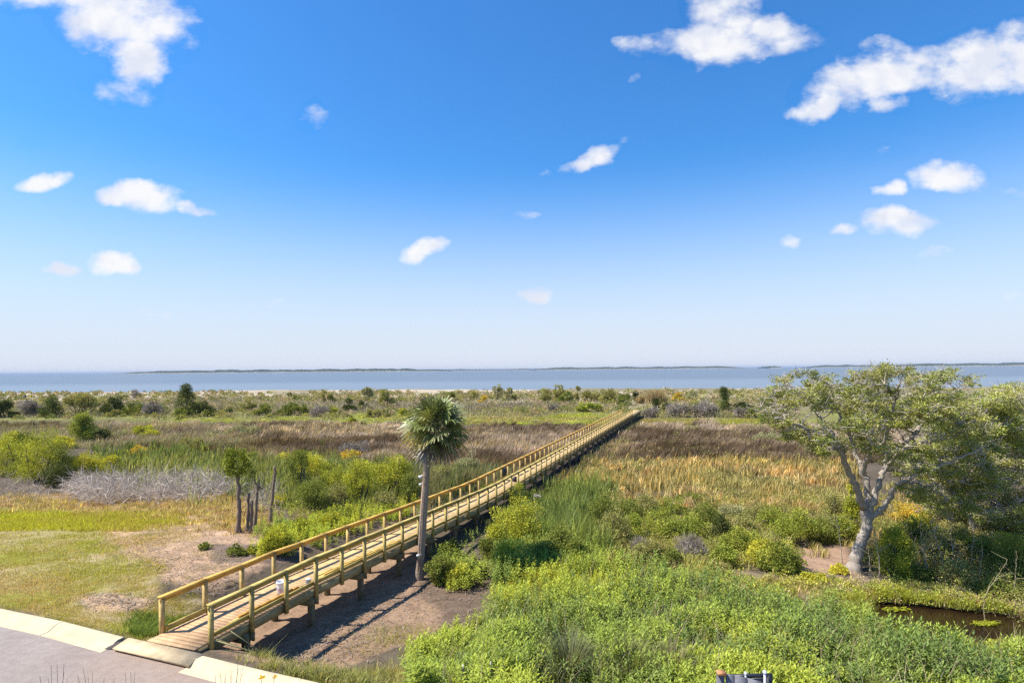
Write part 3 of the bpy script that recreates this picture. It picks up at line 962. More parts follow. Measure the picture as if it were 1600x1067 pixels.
def grow_tree(name, label, base_px, limbs, clumps, leaf_cols, group=None, nleaf=200, leaf=.085, barkc=BARK_G, seed=1, cr=(.30, .62), dead=.10, cat='tree'):
    """limbs: list of (pixel path, depth offsets, r0, r1); clumps: pixel polygon or ellipses + number + depth"""
    rg = np.random.default_rng(seed)
    x, y, z = (float(q) for q in at(*base_px))
    root = empty(name, (x, y, z), label, cat, group)

    def pp(u, v, dy=0.0):
        tx, tz = px_tan(u, v); return np.array([tx * (y + dy), y + dy, H + tz * (y + dy)])
    gt = Geo(); nodes, nrad = [], []
    for li, (path, dys, r0, r1) in enumerate(limbs):
        P = np.array([pp(u, v, d) for (u, v), d in zip(path, dys)])
        m = max(6, int(len(P) * 5)); t = np.linspace(0, 1, m); tt = np.linspace(0, 1, len(P))
        # smooth interpolation through the traced points
        F = np.stack([np.interp(t, tt, P[:, k]) for k in range(3)], 1)
        for _ in range(2): F[1:-1] = F[1:-1] * .5 + (F[:-2] + F[2:]) * .25
        wig = rg.standard_normal((m, 3)) * (.035 if li else .012); wig[0] = 0
        F = F + wig
        rad = r0 + (r1 - r0) * t
        if li == 0:
            rad = rad * (1 + .55 * np.exp(-t * 9))
        rad = rad * (1 + .07 * rg.standard_normal(m))
        gt.tube(F, rad, 12 if r0 > .12 else 8, barkc * (rg.uniform(.85, 1.15)))
        if li == 0: gtrunk = gt; trunk = gt.build('trunk', M_BARK, root, True); gt = Geo()
        keep = t > (.25 if li else .9)
        nodes.append(F[keep]); nrad.append(rad[keep])
    nodes = np.concatenate(nodes); nrad = np.concatenate(nrad)
    # clump centres
    kind, spec, K, depth = clumps
    cen = []
    if kind == 'poly':
        us = [p[0] for p in spec]; vs = [p[1] for p in spec]
        cu, cv = np.mean(us), np.mean(vs); ru, rv = (max(us) - min(us)) / 2, (max(vs) - min(vs)) / 2
        while len(cen) < K:
            u, v = rg.uniform(min(us), max(us)), rg.uniform(min(vs), max(vs))
            if not inpoly(spec, np.array([u]), np.array([v]))[0]: continue
            if vnoise(np.array([u * .04]), np.array([v * .055]), seed, 2)[0] < .37: continue
            e = max(.15, 1 - ((u - cu) / ru) ** 2 - .6 * ((v - cv) / rv) ** 2)
            cen.append(pp(u, v, rg.uniform(-1, 1) * depth * math.sqrt(e)))
    else:
        while len(cen) < K:
            cu, cv, ru, rv = spec[rg.integers(len(spec))]
            q = rg.standard_normal(3); q /= np.linalg.norm(q); q *= rg.uniform(.35, 1) ** .5
            cen.append(pp(cu + q[0] * ru, cv - q[2] * rv, q[1] * depth))
    cen = np.array(cen)
    order = np.argsort([np.min(np.linalg.norm(nodes - c, axis=1)) for c in cen])
    gl = Geo(); tw = Geo()
    nn = [nodes]; nr = [nrad]
    allp = nodes.copy(); allr = nrad.copy()
    for ci in order:
        c = cen[ci]
        dist = np.linalg.norm(allp - c, axis=1) + .5 * np.maximum(0, allp[:, 2] - c[2])
        j = int(np.argmin(dist)); p0 = allp[j]; L = np.linalg.norm(c - p0)
        m = max(4, int(L / .22) + 2); t = np.linspace(0, 1, m)[:, None]
        F = p0 * (1 - t) + c * t
        bow = rg.standard_normal(3) * .10 * L; bow[2] = abs(bow[2]) * .8 - .05 * L
        F = F + np.sin(t * math.pi) * bow + rg.standard_normal(F.shape) * .028 * (t > 0)
        r = min(allr[j] * .7, .055); rad = np.linspace(max(r, .012), .008, m)
        tw.tube(F, rad, 5, barkc * rg.uniform(.85, 1.35), cap=False)
        allp = np.vstack([allp, F[2:]]); allr = np.concatenate([allr, rad[2:]])
        # bare twigs
        for k in range(rg.integers(4, 8)):
            d = rg.standard_normal(3); d[2] = abs(d[2]) * .6; d /= np.linalg.norm(d)
            st = F[rg.integers(max(1, m // 2), m)]; ln = rg.uniform(.25, .6)
            tw.tube([st, st + d * ln * .5 + rg.standard_normal(3) * .04, st + d * ln], [.013, .009, .006], 4, barkc * rg.uniform(1.0, 1.7), cap=False)
        if rg.random() < dead: continue
        # leaf pad: several small sprays rather than one ball
        R0 = rg.uniform(*cr); n = int(nleaf * (R0 / .45) ** 1.5 * rg.uniform(.6, 1.3))
        ns = max(4, int(9 * R0 / .4)); sp = rg.standard_normal((ns, 3)); sp /= np.linalg.norm(sp, axis=1, keepdims=True)
        sp = c + sp * np.array([1, 1, .5]) * R0 * rg.uniform(.3, 1, (ns, 1))
        w = rg.integers(0, ns, n)
        P = sp[w] + rg.standard_normal((n, 3)) * np.array([1, 1, .55]) * R0 * .22
        D = P - c + rg.standard_normal((n, 3)) * .3; D[:, 2] += .05
        Nn = rg.standard_normal((n, 3)) * .65 + np.array([0, 0, 1.0])
        base = np.asarray(leaf_cols[rg.integers(len(leaf_cols))]) * rg.uniform(.8, 1.2)
        C = base[None, :] * rg.uniform(.7, 1.3, (n, 1)) * 2.1
        gl.leaves(P, D, Nn, leaf * rg.uniform(.7, 1.3, n), leaf * .55 * rg.uniform(.8, 1.2, n), C)
    if gt.n: gt.build('limbs', M_BARK, root, True)
    tw.build('twigs', M_BARK, root)
    if gl.n: gl.build('crown', M_LEAF, root)
    return root


OAK_COLS = [(.105, .125, .038), (.135, .152, .045), (.085, .102, .034), (.13, .135, .055), (.15, .16, .048)]
OAK_LIMBS = [
    ([(1334, 892), (1338, 868), (1348, 842), (1356, 822), (1353, 802)], [0, 0, 0, 0, 0], .215, .18),
    ([(1352, 806), (1346, 780), (1330, 745), (1317, 712), (1304, 692), (1276, 676), (1243, 664), (1212, 650)], [0, -.2, -.6, -1, -1.3, -1.6, -1.9, -2.1], .145, .035),
    ([(1353, 804), (1357, 772), (1350, 742), (1338, 712), (1326, 672), (1302, 636), (1288, 604)], [0, .1, .3, .6, 1.0, 1.4, 1.6], .125, .03),
    ([(1356, 806), (1366, 776), (1374, 748), (1385, 725), (1380, 692), (1386, 660), (1400, 622), (1406, 592)], [0, 0, .1, .2, .1, -.3, -.6, -.8], .125, .03),
    ([(1360, 810), (1374, 798), (1390, 778), (1400, 757), (1426, 753), (1460, 764), (1484, 782)], [0, -.2, -.5, -.8, -1.0, -1.1, -1.2], .12, .03),
    ([(1384, 726), (1402, 702), (1422, 684), (1446, 655), (1474, 634), (1502, 606)], [.2, .6, 1.0, 1.4, 1.7, 1.9], .12, .03),
    ([(1400, 757), (1436, 738), (1486, 722), (1536, 700)], [-.8, -1.4, -2.0, -2.4], .09, .025),
    ([(1350, 742), (1358, 702), (1368, 645), (1374, 602)], [.3, -.4, -1.2, -1.8], .10, .025),
    ([(1304, 692), (1282, 650), (1250, 616), (1228, 598)], [-1.3, -.6, .2, .8], .08, .025),
    ([(1385, 725), (1430, 690), (1470, 690), (1520, 668)], [.2, -.8, -1.4, -1.8], .08, .025),
]
OAK_POLY = [(1188, 642), (1196, 616), (1218, 590), (1250, 580), (1300, 586), (1345, 576), (1400, 572), (1450, 588), (1480, 580), (1514, 586), (1520, 602), (1540, 640), (1566, 700), (1560, 770), (1520, 800), (1460, 800), (1420, 780), (1398, 740), (1372, 716), (1345, 690), (1322, 706), (1300, 722), (1270, 716), (1250, 694), (1222, 686), (1196, 668)]
grow_tree('oak_tree', 'big spreading live oak with a pale leaning trunk at the edge of the marsh', (1335, 890), OAK_LIMBS, ('poly', OAK_POLY, 560, 3.3), OAK_COLS, nleaf=320, leaf=.080, seed=3, dead=.2, cr=(.22, .50))


def side_oak(base, lean, ells, label, seed, K, depth):
    bx, by = base
    lx = lean
    limbs = [([(bx, by), (bx + lx * .2, by - 30), (bx + lx * .5, by - 62)], [0, 0, .1], .21, .15)]
    fx, fy = bx + lx * .5, by - 60
    for i, (cu, cv, ru, rv) in enumerate(ells):
        limbs.append(([(fx, fy), ((fx * 2 + cu) / 3, (fy * 2 + cv) / 3 - 6), (cu, cv), (cu + (-1) ** i * ru * .5, cv - rv * .6)], [0.1, .4 * (-1) ** i, .9 * (-1) ** i, 1.3 * (-1) ** i], .12, .03))
    return grow_tree('oak_tree', label, base, limbs, ('ell', ells, int(K * 1.25), depth), [tuple(1.2 * q for q in c) for c in OAK_COLS], barkc=BARK_G * 1.2, group='live oaks crowding the right edge', nleaf=220, leaf=.088, seed=seed, dead=.2, cr=(.25, .55))


side_oak((1489, 826), -26, [(1455, 765, 48, 40), (1492, 735, 45, 45), (1440, 715, 35, 35), (1470, 700, 50, 40)], 'live oak right behind the big oak, its twisted trunk leaning left', 21, 150, 2.4)
side_oak((1524, 838), -14, [(1505, 700, 48, 48), (1535, 742, 45, 42), (1550, 665, 40, 40)], 'live oak with a slim pale trunk between two other oaks at the right', 22, 160, 2.6)
side_oak((1558, 834), -10, [(1560, 720, 50, 55), (1590, 660, 55, 45), (1540, 640, 50, 28), (1560, 630, 40, 22), (1560, 800, 40, 26)], 'live oak with a thick upright trunk near the right edge', 23, 190, 2.8)
side_oak((1606, 836), 10, [(1600, 740, 55, 60), (1625, 660, 60, 50), (1590, 625, 60, 22), (1575, 800, 45, 35), (1620, 800, 40, 40)], 'live oak cut off by the right edge of the view', 24, 190, 2.8)


# dead and topped trunks left of the boardwalk
def snag(name, label, path, r0, r1, group=None, crown=None, forks=(), seed=0, cat='dead tree'):
    rg = np.random.default_rng(seed)
    x, y, z = (float(q) for q in at(*path[0]))
    root = empty(name, (x, y, z), label, cat, group)

    def pp(u, v, dy=0.0):
        tx, tz = px_tan(u, v); return np.array([tx * (y + dy), y + dy, H + tz * (y + dy)])
    def limb(px, a, b, sides=9):
        P = np.array([pp(u, v) for u, v in px]); P[0, 2] -= .05
        m = len(P) * 4; t = np.linspace(0, 1, m); tt = np.linspace(0, 1, len(P))
        F = np.stack([np.interp(t, tt, P[:, k]) for k in range(3)], 1) + rg.standard_normal((m, 3)) * .012
        g = Geo(); g.tube(F, np.linspace(a, b, m) * (1 + .12 * rg.standard_normal(m)) * (1 + .5 * np.exp(-t * 12)), sides, np.array([.22, .165, .13]) * rg.uniform(.85, 1.15)); return g
    limb(path, r0, r1).build('trunk', M_BARK, root, True)
    for f in forks: limb(f, r1 * .9, r1 * .4, 6).build('branch', M_BARK, root, True)
    if crown:
        cu, cv, ru, rv = crown
        g = Geo(); n = 2000
        k = 30; cc = np.array([pp(cu + ru * rg.uniform(-1, 1), cv + rv * rg.uniform(-1, .9), rg.uniform(-.5, .5)) for _ in range(k)])
        P = cc[rg.integers(0, k, n)] + rg.standard_normal((n, 3)) * np.array([.085, .085, .10])
        D = rg.standard_normal((n, 3)); D[:, 2] -= .2
        col = np.array([.16, .20, .035]) * rg.uniform(.6, 1.3, (n, 1))
        g.leaves(P, D, rg.standard_normal((n, 3)) + np.array([0, 0, 1]), .10, .06, col)
        g.build('crown', M_LEAF, root)
    return root


snag('topped_tree', 'slender topped tree with one dense green tuft of leaves at its top', [(372, 833), (374, 800), (373, 765), (371, 745), (373, 738)], .10, .06, 'topped trunks left of the boardwalk', (375, 723, 21, 20), [[(371, 748), (366, 735), (362, 722)], [(372, 746), (376, 735), (384, 720)]], 1, 'tree')
snag('dead_trunk', 'leftmost of the three short bare trunks next to the tufted tree', [(386, 830), (388, 800), (389, 770)], .075, .055, 'topped trunks left of the boardwalk', seed=2)
snag('dead_trunk', 'shortest bare trunk standing in front in the middle of the cluster', [(391, 833), (393, 805), (394, 783)], .08, .06, 'topped trunks left of the boardwalk', seed=3)
snag('dead_trunk', 'dark bare trunk at the right of the cluster with a pale broken top', [(398, 828), (400, 795), (402, 766), (403, 758)], .08, .05, 'topped trunks left of the boardwalk', None, [[(402, 768), (406, 760), (409, 764)], [(402, 766), (398, 752), (396, 742)], [(403, 762), (405, 750), (402, 740)]], 4)
snag('dead_trunk', 'tall leaning bare pole standing alone nearest the boardwalk', [(422, 815), (424, 795), (427, 765), (430, 740), (429, 729)], .085, .05, 'topped trunks left of the boardwalk', seed=5)


# bare saplings in front of the woods
def sapling(path, label, seed, r=.022, col=(.40, .33, .24), n=7):
    rg = np.random.default_rng(seed)
    x, y, z = (float(q) for q in at(*path[0]))
    def pp(u, v, dy=0.0):
        tx, tz = px_tan(u, v); return np.array([tx * (y + dy), y + dy, H + tz * (y + dy)])
    P = np.array([pp(u, v) for u, v in path]); g = Geo()
    m = len(P) * 5; t = np.linspace(0, 1, m); tt = np.linspace(0, 1, len(P))
    F = np.stack([np.interp(t, tt, P[:, k]) for k in range(3)], 1) + rg.standard_normal((m, 3)) * .012
    g.tube(F, np.linspace(r, r * .3, m), 6, col)
    for k in range(n):
        s_ = F[rg.integers(m // 3, m)]; d = np.array([rg.uniform(-1, 1), rg.uniform(-.6, .6), rg.uniform(.2, 1.)]); d /= np.linalg.norm(d); L = rg.uniform(.3, .8)
        g.tube([s_, s_ + d * L * .5 + rg.standard_normal(3) * .03, s_ + d * L], [r * .5, r * .35, r * .2], 4, col, cap=False)
    tag(g.build('bare_sapling', M_BARK, loc=(x, y, z)), label, 'sapling', 'bare saplings at the wood edge')


sapling([(1540, 998), (1538, 960), (1536, 935), (1548, 915), (1565, 890), (1574, 874)], 'tall crooked bare sapling leaning right beside the pond', 1, .017, (.34, .28, .16), 5)
sapling([(1376, 905), (1373, 870), (1368, 840), (1361, 812)], 'thin pale bare sapling rising right against the big oak trunk', 2)
sapling([(1360, 898), (1358, 870), (1356, 845)], 'shorter pale sapling between the big oak trunk and the bright bush', 3, .02, n=3)
sapling([(1440, 898), (1432, 870), (1422, 848)], 'leaning bare sapling right of the bright round bush', 4)
sapling([(1434, 896), (1430, 872), (1428, 850)], 'upright bare sapling close to the bright round bush', 9, n=3)
sapling([(1452, 902), (1446, 870), (1440, 840), (1438, 828)], 'long bare sapling leaning left in front of the dark woods', 5)
sapling([(1478, 905), (1472, 870), (1462, 840), (1452, 815)], 'bare twiggy sapling in the middle of the dark wood edge', 6, n=12)
sapling([(1488, 902), (1490, 868), (1486, 830)], 'bare upright sapling among the dark understory', 7, n=10)
sapling([(1316, 880), (1312, 840), (1306, 805), (1302, 790)], 'pale thin bare sapling left of the big oak by the sandy path', 8)


_r = random.Random(4)
for k_, (u_, v_, t_) in enumerate(((1405, 898, 'thin bare stem directly right of the vine covered bush'), (1464, 900, 'thin pale stem between two bare saplings in the middle of the wood edge'), (1500, 906, 'thin bare stem right of the twiggy saplings'),
                                   (1516, 908, 'slanting thin stem below the slim oak trunk'), (1426, 893, 'short pale stem at the foot of the leaning saplings'), (1448, 905, 'slender stem in front of the long leaning sapling'),
                                   (1390, 902, 'pale stem in front of the vine covered bush'), (1528, 915, 'thin brown stem left of the pond sapling'), (1584, 935, 'thin bare stem at the right edge by the pond'))):
    h_ = _r.uniform(45, 80); l_ = _r.uniform(-16, 10)
    sapling([(u_, v_), (u_ + l_ * .4, v_ - h_ * .5), (u_ + l_, v_ - h_)], t_, 30 + k_, .014, (.38, .30, .21), 8)


# ------------------------------------------------------------------ bushes: crown of leaf clumps over a few stems
PAL = {
    'dark': [(.036, .048, .018), (.048, .060, .022)],
    'green': [(.088, .108, .028), (.115, .132, .035)],
    'bright': [(.185, .205, .030), (.235, .24, .036), (.14, .16, .03)],
    'yellow': [(.26, .25, .035), (.21, .22, .035)],
    'olive': [(.145, .15, .06), (.17, .165, .07)],
    'grey': [(.155, .165, .095), (.19, .19, .12)],
    'gold': [(.32, .23, .04), (.24, .21, .045)],
    'myrtle': [(.135, .165, .032), (.175, .19, .04), (.105, .13, .03)],
    'tan': [(.50, .37, .17), (.42, .31, .15)],
    'twig': [(.27, .225, .18), (.20, .165, .13), (.33, .285, .24)],
    'pine': [(.042, .058, .020), (.056, .074, .024)],
}


def bush(name, label, base, w, h, kind, shape='dome', group=None, cat='bush', dens=1.0, seed=None, leaf=None, bare=0.0, depth=None, lift=0.0):
    """base = pixel of its foot, w/h = its size in photo pixels, from which its metres follow"""
    seed = seed if seed is not None else int(base[0] * 7 + base[1] * 13)
    rg = np.random.default_rng(seed)
    x, y, z = (float(q) for q in at(*base))
    m = y / FPX; W, Hh = w * m, h * m
    Dp = depth if depth is not None else min(W * .9, 3.2)
    far = y > 75
    root = empty(name, (x, y, z), label, cat, group)
    n = int(np.clip(w * h * 1.9 * dens, 260, 9000))
    ls = leaf if leaf else max(.075, 2.1 * m)
    cols = PAL[kind]
    K = int(np.clip(w * h / 42, 9, 60))
    q = rg.standard_normal((K, 3)); q /= np.linalg.norm(q, axis=1, keepdims=True); q[:, 2] = np.abs(q[:, 2])
    q *= rg.uniform(.30, 1.0, (K, 1)) ** .6
    if shape == 'dome':
        cz = .10 + q[:, 2] * .82; sx = np.ones(K)
    elif shape == 'cone':
        cz = rg.uniform(.08, .98, K); sx = (1.06 - cz) ** .8
        q[:, :2] /= np.maximum(np.linalg.norm(q[:, :2], axis=1, keepdims=True), 1e-3); q[:, :2] *= rg.uniform(.2, 1, (K, 1))
    elif shape == 'pine':
        cz = rg.choice([.15, .3, .47, .62, .78, .92], K) + rg.uniform(-.03, .03, K); sx = np.clip(1.15 - cz, .18, 1) * rg.uniform(.5, 1.1, K)
        q[:, :2] /= np.maximum(np.linalg.norm(q[:, :2], axis=1, keepdims=True), 1e-3)
    elif shape == 'low':
        cz = .05 + q[:, 2] * .7; sx = np.ones(K)
    elif shape == 'upright':
        cz = rg.uniform(.1, .95, K); sx = .55 + .45 * np.sin(cz * math.pi)
    elif shape == 'top':                  # foliage on top of bare stems
        cz = .52 + .42 * q[:, 2]; sx = np.ones(K)
    cen = np.stack([q[:, 0] * sx * W / 2 * .86, q[:, 1] * sx * Dp / 2 * .86, cz * Hh * .94], 1)
    cr = np.clip(min(W, Hh) * rg.uniform(.10, .22, K), .10, .9)
    wgt = cr ** 2; k = rg.choice(K, n, p=wgt / wgt.sum())
    off = rg.standard_normal((n, 3)); off /= np.linalg.norm(off, axis=1, keepdims=True); rr = rg.uniform(.25, 1.1, (n, 1)) ** .6
    P = cen[k] + off * rr * cr[k][:, None] * np.array([1, 1, .85])
    P[:, 2] = np.maximum(P[:, 2], .02)
    D = off + rg.standard_normal((n, 3)) * .55 + np.array([0, 0, .25])
    Nn = off + rg.standard_normal((n, 3)) * .6 + np.array([0, 0, .5])
    cb = np.array(cols)[rg.integers(0, len(cols), K)] * rg.uniform(.78, 1.22, (K, 1))
    C = cb[k] * rg.uniform(.75, 1.28, (n, 1)) * (1.75 if kind not in ('twig', 'tan') else 1.1)
    pos = np.array([x, y, z])
    g = Geo()
    if kind == 'twig':
        d2 = D / np.linalg.norm(D, axis=1, keepdims=True)
        g.leaves(P + pos, d2, Nn, ls * rg.uniform(1.6, 3.6, n), np.maximum(.014, .55 * m), C)
    elif kind == 'tan':
        nb = n
        g.blades(P * np.array([1, 1, .25]) + pos, Hh * rg.uniform(.5, 1, nb), max(.03, .8 * m), rg.standard_normal((nb, 2)) * .18 * Hh, rg.uniform(0, 6.28, nb), C)
    else:
        nar = .28 if kind == 'pine' else .55
        g.leaves(P + pos, D, Nn, ls * rg.uniform(.7, 1.35, n) * (1.3 if kind == 'pine' else 1), ls * nar * rg.uniform(.8, 1.2, n), C)
    g.build('foliage', M_LEAF if kind not in ('twig', 'tan') else M_DRY, root)
    if kind != 'tan':
        g = Geo()
        ns = 1 if shape in ('cone', 'pine') else int(np.clip(K / 3, 4, 14))
        for i in range(ns):
            tgt = cen[rg.integers(K)] if ns > 1 else np.array([0, 0, Hh * .96])
            st = np.array([rg.uniform(-.12, .12) * W, rg.uniform(-.12, .12) * Dp, -.08]) if ns > 1 else np.array([0, 0, -.08])
            r = max(.012, min(.07, .02 * Hh)) if ns > 1 else max(.03, .03 * Hh)
            mid = (st + tgt) / 2 + rg.standard_normal(3) * .06 * min(W, Hh)
            g.tube([st + pos, mid + pos, tgt + pos], [r, r * .7, r * .3], 5, (.19, .155, .125), cap=False)
        if bare > 0:
            for i in range(int(60 * bare)):
                c = cen[rg.integers(K)]; d = rg.standard_normal(3); d[2] = abs(d[2]); d /= np.linalg.norm(d); L = rg.uniform(.15, .35) * Hh
                c = c * np.array([1, 1, .75])
                g.tube([c + pos, c + d * L + pos], [max(.008, .35 * m), max(.005, .25 * m)], 4, (.33, .28, .23), cap=False)
        g.build('stem', M_BARK, root)
    return root


GD = 'shrubs scattered over the dunes before the beach'
DUNE = [  # foot u, v, width, height, palette, shape, label
    (4, 652, 30, 36, 'dark', 'dome', 'dark shrub cut by the left edge before the beach'),
    (20, 652, 30, 14, 'dark', 'low', 'low dark skirt of brush next to the leftmost dark shrub'),
    (80, 652, 40, 36, 'pine', 'pine', 'dark little pine with spreading boughs, left on the dunes'),
    (46, 648, 40, 22, 'twig', 'dome', 'grey brown twiggy brush between the leftmost shrub and the little pine'),
    (126, 649, 62, 34, 'olive', 'top', 'olive shrub with bare pinkish stems right of the little pine'),
    (176, 648, 40, 31, 'dark', 'dome', 'dense dark green shrub, left one of a touching pair'),
    (210, 648, 46, 28, 'green', 'dome', 'mid green shrub, right one of a touching pair'),
    (188, 626, 20, 16, 'grey', 'dome', 'small grey green shrub standing on the sand at the waterline view'),
    (210, 622, 16, 11, 'twig', 'dome', 'tiny grey twiggy bush on the sand left of the tall pine'),
    (182, 651, 24, 16, 'olive', 'dome', 'small light olive shrub in front of the dark pair'),
    (290, 640, 34, 39, 'pine', 'pine', 'tallest pine on the left dunes with open boughs against the sea'),
    (310, 650, 58, 30, 'dark', 'dome', 'wide dark shrub at the foot of the tallest left pine'),
    (285, 651, 26, 18, 'green', 'dome', 'small green shrub at the left foot of the tallest left pine'),
    (358, 646, 13, 11, 'dark', 'dome', 'tiny round dark shrub right of the tallest left pine'),
    (388, 640, 34, 17, 'olive', 'low', 'low olive shrub between the tiny dark shrub and the middle scrub'),
    (240, 648, 34, 24, 'twig', 'dome', 'pale grey brush between the dark pair and the tallest left pine'),
    (412, 648, 34, 20, 'green', 'dome', 'green shrub at the left end of the middle scrub'),
    (458, 624, 30, 13, 'olive', 'low', 'low olive bush on the far sand, left of a twin'),
    (488, 625, 28, 14, 'grey', 'low', 'low grey bush on the far sand, right of its olive twin'),
    (506, 629, 9, 22, 'olive', 'upright', 'narrow upright olive shrub by the far sand'),
    (517, 629, 14, 16, 'olive', 'dome', 'small rounded shrub touching the narrow upright one'),
    (458, 648, 56, 22, 'green', 'dome', 'broad green shrub in the middle left scrub'),
    (500, 650, 34, 16, 'twig', 'dome', 'grey brush right of the broad green shrub'),
    (546, 641, 24, 20, 'dark', 'dome', 'dark green shrub in front of the grey green far pair'),
    (567, 636, 15, 14, 'dark', 'dome', 'small dark shrub under the grey green far tree'),
    (573, 628, 22, 25, 'grey', 'top', 'grey green far bushy tree left of a rounder one'),
    (602, 633, 32, 26, 'olive', 'dome', 'rounded olive far bush left of the palm head'),
    (550, 661, 15, 14, 'bright', 'dome', 'small bright green shrub on the flats left of the palm'),
    (590, 651, 46, 18, 'olive', 'low', 'low olive scrub patch left of the palm head'),
    (629, 649, 15, 12, 'bright', 'dome', 'small bright green shrub touching the left of the palm head'),
    (520, 646, 34, 12, 'bright', 'low', 'low light green scrub in the middle of the left flats'),
    (705, 626, 26, 17, 'green', 'dome', 'green far bush just right behind the palm head'),
    (741, 625, 19, 16, 'olive', 'dome', 'olive far bush right of the palm with sand beside it'),
    (755, 629, 15, 12, 'gold', 'dome', 'small brownish gold far bush next to the olive one'),
    (778, 625, 20, 26, 'grey', 'upright', 'tall grey green far bush, left of a narrow pair'),
    (794, 625, 14, 22, 'grey', 'upright', 'narrower grey green far bush, right of a pair'),
    (803, 626, 12, 11, 'dark', 'dome', 'tiny dark bush beside the narrow grey green pair'),
    (853, 628, 26, 22, 'olive', 'dome', 'leftmost bush of the far olive thicket left of the boardwalk end'),
    (873, 627, 20, 28, 'olive', 'upright', 'tallest bush in the far olive thicket left of the boardwalk end'),
    (884, 630, 36, 20, 'green', 'dome', 'greener front bush of the far olive thicket'),
    (902, 627, 13, 25, 'olive', 'upright', 'thin upright bush in the middle of the far olive thicket'),
    (924, 627, 30, 24, 'olive', 'dome', 'broad rounded bush in the right half of the far olive thicket'),
    (950, 629, 42, 26, 'olive', 'dome', 'widest bush of the far olive thicket'),
    (974, 633, 26, 22, 'green', 'dome', 'green bush at the right end of the far olive thicket'),
    (992, 627, 11, 19, 'dark', 'upright', 'small dark upright bush nearest the boardwalk end'),
    (922, 643, 56, 20, 'myrtle', 'dome', 'wide yellow green shrub on the flats in front of the olive thicket'),
    (866, 642, 20, 13, 'twig', 'dome', 'small grey dead shrub in front of the olive thicket'),
    (1024, 631, 40, 22, 'tan', 'dome', 'clump of tall straw coloured grass at the boardwalk end'),
    (1002, 630, 16, 13, 'tan', 'dome', 'small straw coloured grass clump left of the tall one'),
    (1028, 643, 14, 24, 'dark', 'upright', 'dark ragged shrub behind the boardwalk end, left of two'),
    (1040, 643, 15, 20, 'dark', 'dome', 'dark rounded shrub behind the boardwalk end, right of two'),
    (1060, 628, 30, 15, 'gold', 'dome', 'brownish far bush between the straw grass and a grey green bush'),
    (1079, 626, 20, 21, 'grey', 'dome', 'grey green far bush on the sand right of the boardwalk end'),
    (1132, 646, 27, 44, 'pine', 'cone', 'dark conical pine with a spiky top left of the big oak'),
    (1165, 640, 48, 15, 'dark', 'low', 'low dark thicket between the conical pine and the big oak'),
    (1180, 654, 34, 22, 'green', 'dome', 'green shrub touching the left of the big oak crown'),
    (1100, 651, 50, 26, 'twig', 'dome', 'grey brown bare brush left of the conical pine'),
    (1058, 651, 46, 24, 'twig', 'dome', 'grey bare brush between the boardwalk end and the conical pine'),
    (1018, 651, 36, 18, 'twig', 'dome', 'grey bare brush touching the end of the boardwalk'),
    (1085, 640, 44, 14, 'olive', 'low', 'low olive strip of scrub behind the bare brush'),
    (1160, 652, 26, 18, 'twig', 'dome', 'reddish grey bare brush right of the conical pine'),
    (1215, 628, 40, 16, 'olive', 'low', 'olive far scrub seen beneath the left side of the oak crown'),
]
for (u, v, w, h, k, sh, lab) in DUNE:
    bush('pine_tree' if k == 'pine' else ('grass_clump' if k == 'tan' else 'shrub'), lab, (u, v), w, h, k, sh, GD, {'pine': 'pine tree', 'tan': 'grass clump'}.get(k, 'shrub'), dens=1.5, bare=.5 if sh == 'top' else 0)

